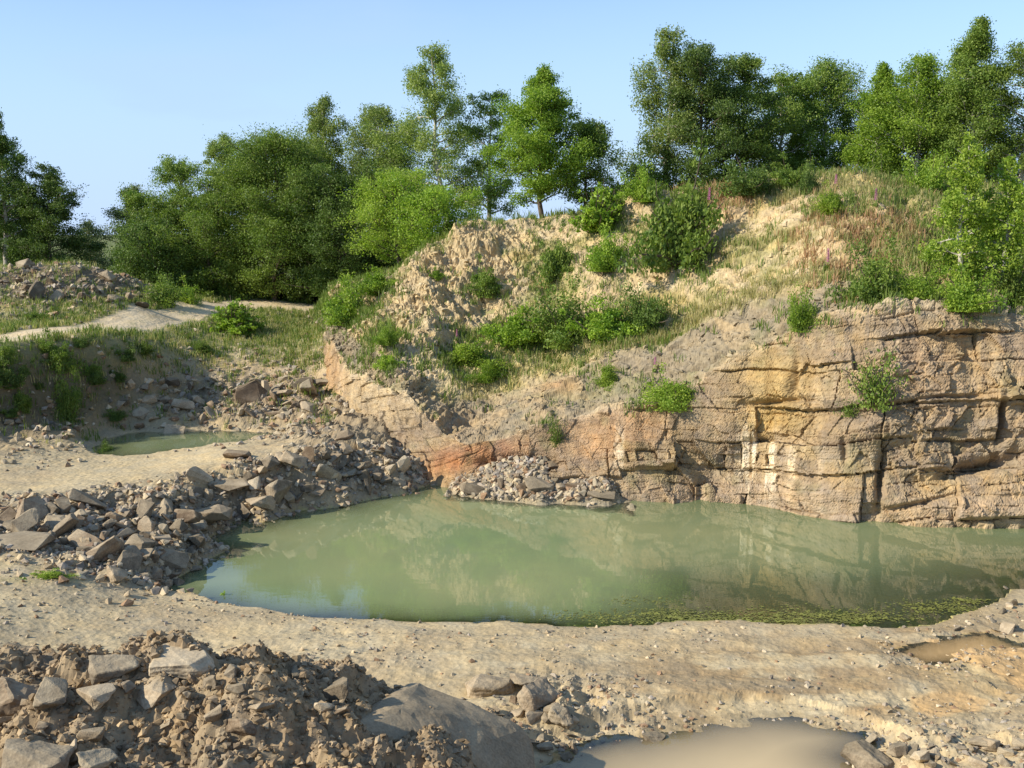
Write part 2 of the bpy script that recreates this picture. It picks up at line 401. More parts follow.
# straight joints and beds; small faults shift the beds from one compartment of the face to the next
cmp_ = np.floor((A + .9 * np.sin(Z * .5)) / 4.3); jump = _h(cmp_, cmp_ * 0, cmp_ * 0, 37)
tri = lambda q: 2 * np.abs(q - np.floor(q + .5))
jw = .10 * fbm(A * .6, Z * .6, o=2, seed=31) + .05 * noise(A * 3.1, Z * 3.1, seed=33)
jb = .45 * (jump - .5) + (_h(cmp_, cmp_ * 0 + 1, cmp_ * 0, 39) - .5) * .16 * ((A + .9 * np.sin(Z * .5)) - (cmp_ + .5) * 4.3) + .05 * noise(A * 1.3 + 4, Z * 1.3, seed=35)
r1, e1, l1, q1, f1, g1 = blocks(A + jw, B - wob + jb, .5, 1.9, 2.0, 6.5, 41, .75)
r2, e2, l2, q2, f2, g2 = blocks(A + jw * 1.3, B - wob + 1.3 * jb, .22, .8, .6, 2.8, 43, 1.0)
r3, e3, l3, q3, f3, g3 = blocks(A * 1.0 + jw, B + jb, .05, .20, .3, 1.6, 47, .6)
fc, fe = facets(A * .85 + .5 * jw, (Z + .25 * A) * 1.0 + jb, 49)
fc2, fe2 = facets(A * 2.1 + jw, Z * 2.6 + jb, 50)
wall = (1 - sstep(1.93, 2.1, V_)) * (1 + 0 * A)
shale = sstep(1.9, 2.05, V_) * (1 - sstep(2.9, 3.1, V_))
soil = sstep(2.88, 3.12, V_)
lefty = 1 - sstep(15, 22, A)               # the soft left end of the mound
# wall relief: some of it sheer and smooth, some of it broken into blocks
ang = np.clip(1.2 * blob(IPX, IPY, 690, 470, 60, 34) + blob(IPX, IPY, 905, 455, 50, 40) + .8 * blob(IPX, IPY, 1000, 440, 40, 50) + .6 * blob(IPX, IPY, 520, 470, 50, 20), 0, 1)
brk = np.clip(sstep(-.05, .5, fbm(A * .3, Z * .35, o=3, seed=51) + .12 * (IPX > 640) - .7 * blob(IPX, IPY, 580, 440, 60, 30) - .7 * blob(IPX, IPY, 440, 470, 50, 20) - .4 * blob(IPX, IPY, 800, 495, 90, 16)) + ang, 0, 1)
cm1 = sstep(-.25, .15, fbm(A * .45, Z * .7, o=3, seed=55)); cm2 = sstep(-.35, .15, fbm(A * .9, Z * 1.3, o=3, seed=56))
cw1 = .022 + .035 * np.clip(fbm(A * 1.4, Z * 1.4, o=2, seed=57), 0, 1)
rel = (.56 * (r1 - .5) * (.65 + .35 * brk)
       + .27 * (r2 - .5) * np.clip(brk + .35, 0, 1)
       + .035 * (r3 - .5) * (.4 + .6 * brk)
       + .42 * fc * ang + .10 * fc * (1 - ang) * np.clip(brk + .3, 0, 1) + .07 * fc2 * brk
       - .20 * np.exp(-(e1 / cw1)**2) * (q1 > .25) * cm1 - .11 * np.exp(-(e2 / .035)**2) * np.clip(brk + .25, 0, 1) * cm2 * (q2 > .3) - .02 * np.exp(-(e3 / .025)**2)
       + .22 * (f1 - .5) * (q1 - .5) * 2 + .13 * (f2 - .5) * (q2 - .5) * 2 * np.clip(brk + .3, 0, 1)
       + .10 * (g2 - .3) * (q2 - .4)
       - .10 * (g1 - .5) * (r1 > .6) + .12 * (g1 - .6) * (r1 < .3)
       + .05 * fbm(A * .4, Z * .5, o=2, seed=53, gain=.4) + .012 * fbm(A * 5, Z * 7, o=3, seed=54))
def hole(cx, cy, rx, ry, d, rot=0):
    return -d * blob(IPX + 5 * jw / .3, IPY + 3 * jb / .3, cx, cy, rx, ry, rot)
rel += hole(795, 382, 4, 20, .5) + hole(772, 404, 30, 3, .5, -3) + hole(880, 485, 4, 28, .6, 6) + hole(985, 468, 45, 7, .9, -14) + hole(1003, 420, 4, 22, .6) + hole(915, 505, 40, 2.5, .4, -12) \
     + hole(700, 490, 6, 14, .5) + hole(545, 462, 16, 8, .7) + hole(500, 458, 30, 4, .4, -10) + hole(845, 452, 3, 12, .3) + hole(760, 443, 14, 4, .4) + hole(940, 400, 40, 2, .3, -4) + hole(560, 415, 60, 2.5, .3, -8)
rel += .5 * blob(IPX, IPY, 960, 510, 80, 20) + .35 * blob(IPX, IPY, 800, 492, 60, 15) + .45 * blob(IPX, IPY, 870, 430, 50, 14, -6) + .4 * blob(IPX, IPY, 775, 385, 24, 16)
rel_w = rel * (1 - .6 * lefty)
# shale relief: thin ledges running with the beds
dipS = 1.5 * (Z - dipint[None] * 1.15) + .30 * fbm(AX * .25, SL * .4, o=3, seed=60)
def saw(q):
    q = q - np.floor(q); return np.where(q < .72, 1 - q / .72, (q - .72) / .28)
led = saw(dipS * 1.15) * sstep(-.3, .2, fbm(AX * .5, SL * .7, o=3, seed=64)); led2 = saw(dipS * 2.9)
k1, ke1 = facets(AX * .7 + jw, SL * 1.3, 62); k2, ke2 = facets(AX * 2.2, SL * 3.6 + jw, 63)
rel_s = (-.34 * led - .10 * led2 + .30 * k1 * sstep(0, .3, ke1) + .12 * (k2 + .25) * sstep(0, .5, ke2) + .14 * fbm(AX * .7, SL * 1.0, o=4, seed=61, gain=.5)
         + .30 * (r1 - .5) * sstep(30, 36, A))
# soil relief: clods and gullies
wa, wb, wc = worley(AX * 1.5 + .5 * jw, SL * 1.3, 71)
xa, xb, xc = worley(AX * 4.0 + jw, SL * 3.6, 73)
rough = .45 + .9 * np.clip(blob(IPX, IPY, 400, 300, 80, 70) + blob(IPX, IPY, 470, 260, 70, 40), 0, 1)
c1_, ce1 = facets(AX * .75 + .2 * jw, SL * .6, 74, 1.3); c2_, ce2 = facets(AX * 2.2, SL * 1.9 + jw, 75, 1.3); c3_, ce3 = facets(AX * 5.5, SL * 4.6, 76, 1.3)
rel_e = (.50 * fbm(AX * .35, SL * .22, o=3, seed=81)
         + rough * (.30 * c1_ * sstep(0, .3, ce1) + .22 * (c2_ + .35) * sstep(0, .45, ce2) + .12 * (c3_ + .3) * sstep(0, .5, ce3))
         + .16 * fbm(AX * 1.3, SL * .9, o=5, seed=83, gain=.5)
         - .30 * np.clip(fbm(AX * .8, SL * .22, o=3, seed=85), 0, 1))
fade = 1 - sstep(6.6, 7.6, V_)
crest_f = 1 - .65 * sstep(4.8, 5.2, V_)
D = (wall * rel_w + shale * rel_s + soil * rel_e * crest_f) * fade
D = np.where(V_ < 1, D * V_, D)
Pd = P + Nn * D[..., None]
# scree skirt heaped against the foot of the wall (450-620) is ground; tiny random jitter breaks the grid look
Pd += RNG.normal(0, .008, Pd.shape)
HPX, HPY = proj(Pd)

# colours (albedo of the stone and earth itself)
def C(*c): return np.array(c)
def mixc(c, d, w): return c * (1 - w[..., None]) + d * w[..., None]
nA = fbm(A * .5, Z * .7, o=4, seed=91); nB = fbm(A * 1.7, Z * 2.2, o=4, seed=93); nS = fbm(A * 5.0, SA * .45, o=4, seed=95); nT = fbm(AX * 1.7, SL * 1.7, o=5, seed=94)
col = np.broadcast_to(C(.35, .285, .185), P.shape).copy()
col = mixc(col, C(.25, .20, .155), sstep(.45, .9, r2) * .75)
col = mixc(col, C(.37, .285, .195), sstep(.6, .9, q1) * .5)
col = mixc(col, C(.39, .29, .15), sstep(.1, .7, nA) * .6)
col = mixc(col, C(.22, .175, .14), sstep(.15, .75, -nA) * .55)
col = mixc(col, C(.30, .25, .20), sstep(.1, .6, nS) * .4)
col = mixc(col, C(.44, .37, .26), sstep(.3, .8, -nS) * .35)
g = lambda *a: np.clip(blob(HPX, HPY, *a), 0, 1)
col = mixc(col, C(.44, .20, .09), np.clip(g(440, 465, 55, 14, -12) + g(490, 452, 35, 16), 0, 1) * .85 * (.7 + .3 * nB))
col = mixc(col, C(.48, .31, .17), np.clip(g(600, 440, 45, 26) + g(640, 425, 25, 20), 0, 1) * .7)
col = mixc(col, C(.47, .33, .11), np.clip(g(775, 375, 45, 30) + g(780, 420, 40, 20), 0, 1) * .6)
col = mixc(col, C(.38, .295, .215), np.clip(g(800, 500, 90, 18) + g(960, 510, 90, 16, -4) + g(700, 490, 80, 16), 0, 1) * .65)
col = mixc(col, C(.43, .31, .19), g(940, 370, 90, 50) * .45)
stk = sstep(-.2, .5, fbm(A * 6, Z * .5, o=3, seed=97))
col = mixc(col, C(.80, .74, .60), np.clip(g(758, 458, 16, 32) * 1.2, 0, 1) * stk * .95)
col = mixc(col, C(.66, .58, .44), np.clip(g(620, 455, 10, 26) + g(905, 340, 8, 40) + g(780, 465, 30, 18) + g(345, 385, 6, 30) * 1.0, 0, 1) * stk * .8)
col = mixc(col, C(.20, .165, .13), np.clip(g(940, 430, 90, 40) + g(900, 330, 140, 20) + g(690, 450, 40, 40), 0, 1) * sstep(-.5, .3, nB + nS * .6) * .55)
# lichen / moss
col = mixc(col, C(.14, .15, .07), sstep(.35, .9, fbm(A * 1.1, Z * 1.1, o=5, seed=99)) * .35)
pl = np.clip(lefty * sstep(-8, -20, np.abs(A - 15) * 0 - 14) + blob(HPX, HPY, 390, 392, 70, 26), 0, 1) * (HPY < 430)
col = mixc(col, C(.50, .41, .27), np.clip(pl, 0, 1) * .8 * (.75 + .4 * nB))
col = mixc(col, C(.42, .25, .12), g(330, 375, 14, 36) * .55)
wcol = col * np.array([.93, .92, .90])
gcol = np.broadcast_to(C(.25, .21, .145), P.shape).copy()
gcol = mixc(gcol, C(.22, .185, .135), sstep(-.1, .6, nT) * .6)
gcol = mixc(gcol, C(.20, .21, .09), sstep(.15, .8, fbm(AX * .8, SL * .9, o=5, seed=101)) * .35)
gcol = mixc(gcol, C(.38, .29, .17), sstep(.6, 1, r2) * .5)
gcol = mixc(gcol, C(.36, .22, .12), np.clip(g(560, 385, 25, 8) + g(420, 432, 50, 14, -10), 0, 1) * .5)
scol = np.broadcast_to(C(.43, .345, .205), P.shape).copy()
scol = mixc(scol, C(.36, .285, .18), sstep(.0, .7, nT) * .7)
scol = mixc(scol, C(.50, .41, .275), sstep(.2, .8, -nT) * .6)
gg = sstep(-.05, .55, fbm(AX * .45, SL * .6, o=5, seed=103) + .5 * g(560, 320, 110, 50, -12) + .55 * g(720, 320, 110, 24, -20) + .3 * g(820, 235, 110, 40) + .9 * g(960, 240, 80, 60) - .5 * g(420, 290, 90, 60) - .35 * g(700, 220, 50, 30))
scol = mixc(scol, C(.235, .235, .09), gg * .62)
scol = mixc(scol, C(.44, .34, .16), sstep(.1, .6, fbm(AX * .8, SL * .8, o=4, seed=105)) * .6 * gg)
scol = mixc(scol, C(.42, .27, .16), np.clip(g(870, 235, 50, 30) + g(730, 200, 40, 14), 0, 1) * .5)
scol = mixc(scol, C(.62, .52, .36), g(400, 385, 50, 26) * .7)
scol = mixc(scol, C(.13, .16, .06), sstep(5.4, 6.2, V_) * .8)
col = wcol * wall[..., None] + gcol * shale[..., None] + scol * soil[..., None]
nr, nc = P.shape[:2]
M_face = mat_ground('bedded_sandstone', bump=.05, fine=3, speck=.2, stretch=(1, 1, 2.6), streak=.45)
hill = link('quarry_face', mesh_np('quarry_face', Pd.reshape(-1, 3), grid_faces(nr, nc), M_hill, smooth=False, col=col.reshape(-1, 3)))
hill.data.materials.append(M_face)
_mi = np.repeat((VV[:-1] < 2.0).astype(np.int32), nc - 1); hill.data.polygons.foreach_set('material_index', _mi)
tag(hill, kind='structure')
# helper: point of the hill surface seen at a pixel
_m = (V_ > .9) & (V_ < 5.3)
_hx, _hy, _hp, _hv = HPX[_m], HPY[_m], Pd[_m], V_[_m]
_hn = Nn[_m]
def hill_at(px, py):
    d = (_hx - px)**2 + (_hy - py)**2
    near = np.where(d < max(d.min() * 1.01, 9))[0]
    i = near[np.argmin(_hp[near, 1])]
    return _hp[i].copy()

# ------------------------------------------------------------------ ground heights
GP = [(-60, 620, 1.3), (0, 620, 1.0), (100, 612, .6), (150, 600, .3), (230, 614, .25), (300, 628, .25), (400, 637, .25), (520, 640, .2), (640, 640, .16), (740, 640, .14), (870, 645, .10), (960, 640, .07), (1040, 620, .06), (1100, 605, .2),
      (1040, 585, .15), (1200, 600, .6), (1300, 620, .9),
      (300, 662, .4), (500, 680, .35), (700, 700, .3), (900, 690, .18), (1000, 700, .22), (700, 768, .22), (950, 768, .35), (1100, 768, .5), (820, 800, .2), (600, 800, .3), (1100, 690, .4),
      (-60, 575, 1.4), (0, 575, 1.2), (60, 570, 1.1), (-60, 520, 1.7), (0, 545, 1.35), (100, 545, 1.0), (150, 565, .6), (0, 505, 1.6), (100, 487, 1.6), (200, 466, 1.7), (250, 452, 1.8), (300, 447, 1.9), (350, 437, 1.9), (392, 441, 1.3), (400, 455, 1.05), (420, 468, .6), (432, 480, .2),
      (300, 490, .8), (200, 500, 1.1), (200, 535, .6), (240, 517, .4), (380, 480, .8), (330, 470, 1.4), (270, 478, 1.3), (0, 480, 1.5), (150, 465, 1.4), (60, 455, 1.4), (90, 472, 1.4), (280, 441, 1.5),
      (0, 445, 1.8), (40, 440, 1.7), (-80, 450, 2.0), (60, 430, 1.75), (110, 428, 1.5), (200, 424, 1.35), (150, 425, 1.4), (280, 425, 1.5), (312, 420, 1.7), (340, 435, 1.7),
      (200, 345, 3.9), (250, 345, 3.8), (250, 355, 3.5), (300, 345, 3.8), (200, 385, 2.4), (250, 400, 1.95), (300, 395, 2.1), (310, 330, 4.2), (325, 400, 2.0), (170, 390, 2.3),
      (150, 340, 4.6), (-100, 350, 5.0), (0, 343, 5.0), (100, 330, 5.0), (170, 318, 4.95), (225, 306, 4.9), (300, 301, 4.9), (250, 312, 4.8), (280, 320, 4.5), (0, 325, 5.2), (100, 314, 5.2), (200, 300, 5.2)]
GW = [tuple(onz(*p)) for p in GP]
for px in (-160, -100, -50, 0, 30, 60, 90, 120):
    t = onz(px, 347 - .1 * max(px, -60), 5.15)
    GW.append(tuple(t)); GW.append(tuple(t + (-.8, 1.2, .0))); GW.append(tuple(t + (.7, -1.05, -3.1))); GW.append(tuple(t + (.35, -.5, -1.5)))
for px, py, d in ((-60, 262, 66), (0, 268, 66), (40, 264, 66), (80, 266, 66), (115, 276, 66), (145, 290, 66), (165, 300, 66), (0, 290, 62), (80, 288, 62), (130, 300, 61)): GW.append(tuple(at(px, py, d)))
for x in (-60, -45, -35, -28): GW.append((x, 76, 5.4))
# heap of spoil in the foreground: crest and camera side
for px, py, d in ((-80, 648, 16.6), (0, 650, 16.8), (80, 652, 17), (160, 656, 17.2), (230, 664, 17.3), (300, 666, 17.6), (370, 668, 18.0), (405, 684, 18.6), (470, 722, 19.6),
                  (-60, 768, 14), (60, 768, 14), (200, 772, 14), (320, 775, 14.6), (400, 772, 15.6), (500, 768, 18), (0, 710, 15.2), (150, 712, 15.4), (280, 700, 15.9), (345, 708, 16.7), (385, 724, 16.9),
                  (-60, 850, 12), (200, 850, 12), (400, 860, 13), (560, 800, 18)): GW.append(tuple(at(px, py, d)))
for x, y, z in ((-9, 19.5, .9), (-6, 19.6, .8), (-4, 19.8, .6), (-2, 20.6, .4), (-12, 19.5, 1.1), (0, 21, .3), (1.5, 19.5, .2), (2, 17, .2), (6, 15, .4), (12, 15, .6), (-4, 8, 4.5), (4, 8, 3.5), (10, 8, 3), (0, 0, 6.5), (-12, 4, 6), (12, 2, 6), (-20, 17, 2.6), (-22, 25, 2), (-25, 35, 2.4), (-30, 45, 5.3), (-40, 50, 5.5), (-40, 30, 4),
                (0, -30, 8), (-40, -10, 8), (40, -10, 8), (30, 15, 3), (24, 25, 2), (24, 32, .6),
                (-60, 60, 6), (-90, 90, 6), (-20, 80, 5.2), (-10, 85, 5.2), (-30, 95, 5.3), (-15, 100, 5.3), (0, 120, 6), (40, 130, 8), (80, 130, 8), (-60, 130, 6), (-200, 100, 6), (200, 100, 8), (0, 300, 7), (200, 300, 8), (-200, 300, 6), (-200, -100, 8), (200, -100, 8), (60, 40, 8)): GW.append((x, y, z))
# beneath the hill mesh
for k, row in enumerate(ctrl):
    if k < 4:
        GW.append(tuple(row[1] + (0, .0, -.05 if k else -.1)))
    else:
        GW.append(tuple(row[1] + (0, .6, -1.6)))
    GW.append(tuple(row[3] + (0, .3, -1.4))); GW.append(tuple(row[5] + (0, 0, -1.8))); GW.append(tuple(row[7] + (0, 0, -1.6))); GW.append(tuple(row[8] + (0, -4, -1.2)))
GW = np.array(GW)
_d = np.linalg.norm(GW[:, None, :2] - GW[None, :, :2], axis=2)
_n = len(GW)
_A = np.zeros((_n + 3, _n + 3)); _A[:_n, :_n] = -_d + np.eye(_n) * -.0; _A[:_n, _n] = 1; _A[:_n, _n + 1:] = GW[:, :2]; _A[_n, :_n] = 1; _A[_n + 1:, :_n] = GW[:, :2].T
_w = np.linalg.lstsq(_A, np.concatenate([GW[:, 2], [0, 0, 0]]), rcond=None)[0]
def zbase(X, Y):
    sh = X.shape; X = X.ravel(); Y = Y.ravel(); out = np.empty(len(X))
    for i in range(0, len(X), 60000):
        x = X[i:i + 60000]; y = Y[i:i + 60000]
        d = np.sqrt((x[:, None] - GW[None, :, 0])**2 + (y[:, None] - GW[None, :, 1])**2 + .09)
        out[i:i + 60000] = -d @ _w[:_n] + _w[_n] + x * _w[_n + 1] + y * _w[_n + 2]
    return out.reshape(sh)
POND = [onz(*p, 0)[:2] for p in [(158, 590), (176, 577), (198, 566), (224, 551), (206, 541), (220, 530), (246, 520), (262, 523), (300, 511), (345, 507), (380, 497), (405, 494), (428, 484), (480, 470), (700, 480), (1024, 500), (1300, 505), (1300, 560), (1100, 578), (1045, 582), (1010, 588), (1004, 600), (968, 612), (925, 624), (880, 627), (800, 624), (740, 620), (690, 622), (640, 623), (600, 626), (520, 624), (460, 623), (400, 622), (340, 619), (300, 617), (262, 610), (225, 606), (196, 599), (176, 597)]]
POND2 = [onz(*p, 1.0)[:2] for p in [(96, 440), (130, 433), (200, 431), (265, 431), (292, 434), (262, 441), (240, 447), (190, 453), (140, 458), (104, 458), (92, 448)]]
PUD = [onz(*p, .05)[:2] for p in [(535, 768), (570, 752), (605, 740), (655, 732), (700, 723), (750, 715), (800, 717), (842, 726), (866, 740), (852, 757), (870, 772), (890, 800), (700, 840), (520, 820)]]
PUD2 = [onz(*p, .1)[:2] for p in [(915, 703), (935, 697), (965, 697), (985, 704), (975, 714), (940, 717), (918, 711)]]
PUD3 = [onz(*p, .07)[:2] for p in [(900, 652), (935, 642), (985, 636), (1010, 645), (1060, 650), (1080, 672), (1020, 690), (990, 672), (960, 660), (925, 662)]]
def shore(X, Y, poly, wig=.25, seed=0):
    return polysd(X, Y, poly) + wig * fbm(X * .9, Y * .9, o=4, seed=200 + seed)
TRK = []
for px, py, z, w_ in ((-160, 358, 5.05, 2.0), (-60, 351, 5.0, 2.0), (0, 344, 5.0, 2.0), (100, 330, 5.0, 2.0), (170, 319, 4.95, 2.0), (215, 310, 4.9, 2.4), (250, 304, 4.9, 3.0), (290, 302.5, 4.9, 4.5), (312, 302, 4.9, 4.5)):
    q = onz(px, py, z); TRK.append((q[0], q[1], w_))
def trackdist(X, Y):
    d = np.full(np.shape(X), 99.0)
    for (ax, ay, aw), (bx, by, bw) in zip(TRK[:-1], TRK[1:]):
        ex, ey = bx - ax, by - ay; t = np.clip(((X - ax) * ex + (Y - ay) * ey) / (ex * ex + ey * ey), 0, 1)
        d = np.minimum(d, np.hypot(X - ax - t * ex, Y - ay - t * ey) / (aw * .5 * 1.25))
    return d
_fx = np.linspace(TOE[4, 0] - .6, TOE[6, 0] + .2, 40); _tx = TOE[3:9, 0]; _ty = TOE[3:9, 1]
FANX = (onz(446, 491, 0)[0], onz(632, 502, 0)[0])
def h_ok(h): return h > -.3
def fan_height(X, Y):
    ty = np.interp(X, _tx, _ty); d = ty - Y                      # metres in front of the wall foot
    t = np.clip((X - FANX[0]) / (FANX[1] - FANX[0]), 0, 1)
    h = (.25 + .55 * np.exp(-((t - .5) / .28)**2) + .15 * np.exp(-((t - .85) / .15)**2)) * sstep(0, .08, t) * sstep(1, .85, t) * (1 + .35 * noise(X * 1.1, X * 0, seed=29))
    return h * (1 - d / (.8 + .8 * h)) + .12 * fbm(X * 1.8, Y * 1.8, o=4, seed=30) - .03, (d > -1.0) & (d < 2.2) & (t > 0) & (t < 1)
def zground(X, Y, detail=True):
    X = np.asarray(X, float); Y = np.asarray(Y, float)
    z = zbase(X, Y)
    s1 = shore(X, Y, POND, .22, 0)
    slope = .10 + .30 * (1 - sstep(-1, 6, X)) + .5 * sstep(-5, -9, X) * 1.0
    slope = slope + .5 * sstep(36, 39, Y)
    sin_ = .10 + .30 * (1 - sstep(0, 5, X)) - .065 * sstep(1.5, 5, X) * sstep(33, 29, Y)
    z = np.where((s1 > 0) & (s1 < 4), np.maximum(z, .02 + np.minimum(s1, .6) * .12), z)
    z = np.where(s1 > 0, np.minimum(z, .015 + s1 * slope + sstep(1.2, 5, s1) * 9), np.maximum(s1 * sin_ - .01, -1.6))
    for poly, lv, sl, wg in ((POND2, 1.0, .35, .2), (PUD, .05, .14, .12), (PUD2, .10, .12, .05), (PUD3, .07, .05, .10)):
        sd = shore(X, Y, poly, wg, int(lv * 100))
        z = np.where(sd > 0, np.minimum(z, lv + .01 + sd * sl + sstep(.5, 3.0, sd) * 9), z)
        z = np.where(sd <= 0, lv + np.maximum(sd * sl * .8, -.5) - .005, z)
    fh, fm = fan_height(X, Y); z = np.where(fm & (h_ok(fh)), np.maximum(z, fh), z)
    if detail:
        PX, PY = proj(np.stack([X, Y, z], -1))
        rub = rubble_mask(PX, PY)
        fgm = heapmask(X, Y)
        damp = sstep(-.05, .9, s1) * .92 + .08
        n = .07 * fbm(X * .45, Y * .6, o=4, seed=301) + .014 * fbm(X * 3.5, Y * 3.5, o=4, seed=303)
        n = n + rub * (.34 * fbm(X * 1.1, Y * 1.1, o=4, seed=305) + .10 * fbm(X * 4, Y * 4, o=3, seed=307))
        near = (Y < 30)
        if near.any():
            w1, w2, wi = worley(X * 3.1, Y * 3.1, 311)
            v1, v2, vi = worley(X * 7, Y * 7, 312)
            n = n + fgm * (.42 * fbm(X * .9, Y * .9, o=4, seed=309) + .20 * (wi - .5) + .20 * (.55 - w1) + .06 * (.5 - v1) + .05 * (vi - .5))
            # wheel ruts and treads along the shore road
            c = Y - (22.6 + .035 * X + .012 * (X - 4)**2 * .3)
            for off, amp in ((0, .055), (1.7, .055), (2.9, .035), (-1.2, .035), (.85, -.02), (-2.6, .03)):
                w = np.exp(-((c - off + .25 * noise(X * .3, X * 0, seed=7)) / .22)**2)
                n = n - amp * w * (1 - fgm) * (.8 + .18 * np.sin(X * 14 + off * 3) + .5 * noise(X * .7, X * 0 + off, seed=19)) * sstep(-9, -5, X)
            cl = sstep(.1, .7, fbm(X * .35, Y * .5, o=3, seed=313) + .45 * sstep(0, 6, X))
            w1, w2, wi = worley(X * 4.5, Y * 4.5, 315)
            n = n + (1 - fgm) * cl * .035 * (.6 - w1)
        n = n * (.25 + .75 * sstep(-.2, .8, polysd(X, Y, PUD)))
        if (Y > 40).any(): n = n * sstep(.95, 1.7, trackdist(X, Y))
        z = z + n * damp
    return z
def heapmask(X, Y):
    edge = np.interp(X, [-30, -8, -3.5, -1.5, -.4, .2, 1], [19.3, 19.2, 19.4, 19.8, 20.2, 18, 12])
    return sstep(.9, -.3, Y - edge) * (Y > -50)
def roadmask(PX, PY):
    m = np.zeros(np.shape(PX))
    for cx, cy, rx, ry, ro in ((-20, 487, 70, 15, -6), (60, 480, 60, 13, -6), (130, 471, 50, 11, -10), (195, 460, 45, 9, -12), (250, 452, 36, 7, -8)):
        m = np.maximum(m, blob(PX, PY, cx, cy, rx, ry, ro))
    return np.clip(m * 1.8, 0, 1)
def rubble_mask(PX, PY):
    b = lambda *a: blob(PX, PY, *a)
    r = b(120, 525, 120, 30) + b(290, 480, 120, 30, -14) + b(150, 560, 60, 22) + b(60, 520, 80, 24) + b(370, 465, 50, 28) + b(240, 400, 110, 28, 4) + b(60, 290, 110, 26) + b(20, 415, 60, 30) + b(360, 430, 50, 20) + .6 * b(850, 745, 240, 28) + .8 * b(640, 745, 80, 22) + .35 * b(960, 650, 80, 30) + .9 * b(525, 478, 90, 14) + b(570, 700, 60, 25)
    return np.clip(r * 1.2, 0, 1) * (1 - roadmask(PX, PY))

def axis(segs):
    out = [segs[0][0]]
    for a, b, d in segs:
        n = max(1, int(round((b - a) / d))); out += list(np.linspace(a, b, n + 1)[1:])
    return np.array(out)
gx = axis([(-1500, -200, 130), (-200, -60, 7), (-60, -34, .5), (-34, -22, .13), (-22, 17, .068), (17, 28, .3), (28, 60, 1.5), (60, 200, 7), (200, 1500, 130)])
ys = [9.0]
while ys[-1] < 95: ys.append(ys[-1] * (1 + (.0042 if ys[-1] < 56 else .009)))
gy = np.concatenate([np.arange(-1500, -100, 140), np.arange(-100, 9, 4), np.array(ys), np.arange(100, 300, 8), np.arange(300, 3000, 180)])
GX, GY = np.meshgrid(gx, gy)
GZ = zground(GX, GY)
# keep it buried beneath the hill mesh
PX, PY = proj(np.stack([GX, GY, GZ], -1))
b = lambda *a: np.clip(blob(PX, PY, *a), 0, 1)
n1 = fbm(GX * .35, GY * .35, o=5, seed=401); n2 = fbm(GX * 1.8, GY * 1.8, o=4, seed=403)
gc = np.broadcast_to(C(.45, .37, .23), GX.shape + (3,)).copy()
gc = mixc(gc, C(.36, .285, .18), sstep(-.1, .5, n1) * .6)
gc = mixc(gc, C(.47, .40, .26), sstep(.1, .8, -n2) * .5)
rb = rubble_mask(PX, PY)
gc = mixc(gc, C(.21, .17, .115), rb * .85 * (PY < 640))
hm = heapmask(GX, GY)
gc = mixc(gc, C(.27, .205, .13), hm * .92)
gc = mixc(gc, C(.24, .18, .115), hm * sstep(0, .6, n2) * .6)
# damp brown mud on the right of the shore and round the puddles
n3 = fbm(GX * .35, GY * 1.3, o=5, seed=407)
mud = np.clip(1.3 * b(840, 675, 280, 32) + b(960, 660, 110, 60) * .9 + .5 * b(700, 715, 200, 14), 0, 1) * sstep(-.55, .35, n3 + .5 * n2 + .15)
gc = mixc(gc, C(.28, .20, .11), np.clip(mud * 1.1, 0, 1) * .85)
gc = mixc(gc, C(.30, .25, .165), sstep(.05, .6, n3) * .5 * (GY < 34))
s1 = shore(GX, GY, POND, .22, 0); sp = shore(GX, GY, PUD, .12, 5)
gc = mixc(gc, C(.20, .155, .09), np.clip(sstep(.25, .02, s1) + sstep(.25, .02, sp), 0, 1) * .45 * (GX > -13))
# pond bed: silt, with green algae in the near right shallows
bed = sstep(.05, -.05, s1)
gc = mixc(gc, C(.42, .36, .15), bed)
alg = np.clip(b(820, 622, 190, 13) * 1.2 + b(985, 575, 60, 16) * .7 + b(640, 627, 120, 6), 0, 1)
gc = mixc(gc, C(.38, .40, .06), bed * alg * sstep(-.5, .3, n2) * .9)
gc = mixc(gc, C(.40, .32, .17), np.clip(b(985, 665, 60, 26) + b(950, 706, 40, 12) + b(930, 600, 50, 20) * .4, 0, 1) * .5)
for _pl, _s in ((PUD2, 10), (PUD3, 7)):
    gc = mixc(gc, C(.46, .31, .15), sstep(.25, -.02, shore(GX, GY, _pl, (.05 if _s == 10 else .10), _s)) * .9)
_fh, _fm = fan_height(GX, GY); gc = mixc(gc, C(.25, .215, .155), (_fm & (_fh > -.1)) * .9)
# green ground on the terrace
up = sstep(3.2, 4.2, GZ) * (GY > 36) * sstep(-.9, .1, n1 + .35)
gc = mixc(gc, C(.20, .21, .085), up * .75 * (1 - rb * .8))
gc = mixc(gc, C(.38, .33, .16), up * sstep(0, .5, n2) * .5)
gc = mixc(gc, C(.10, .085, .05), np.clip(1.3 * b(60, 388, 100, 44), 0, 1) * .85)  # bank below the track: its shade is painted into the soil as darker earth
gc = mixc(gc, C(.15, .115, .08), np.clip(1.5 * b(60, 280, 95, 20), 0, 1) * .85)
gc = mixc(gc, C(.33, .24, .15), b(290, 385, 60, 34) * .5)
gc = mixc(gc, C(.56, .465, .31), sstep(1.35, .95, trackdist(GX, GY)) * .95)
gc = mixc(gc, C(.12, .15, .05), ((GY > 78) | (np.abs(GX) > 60)) * .9)
gc = mixc(gc, C(.18, .20, .07), np.clip(b(30, 575, 60, 8) + b(230, 600, 20, 5), 0, 1) * .5 * sstep(-.2, .4, n2))
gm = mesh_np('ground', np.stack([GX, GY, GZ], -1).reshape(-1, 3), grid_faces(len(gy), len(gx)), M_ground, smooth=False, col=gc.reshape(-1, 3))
tag(link('ground', gm), kind='structure')

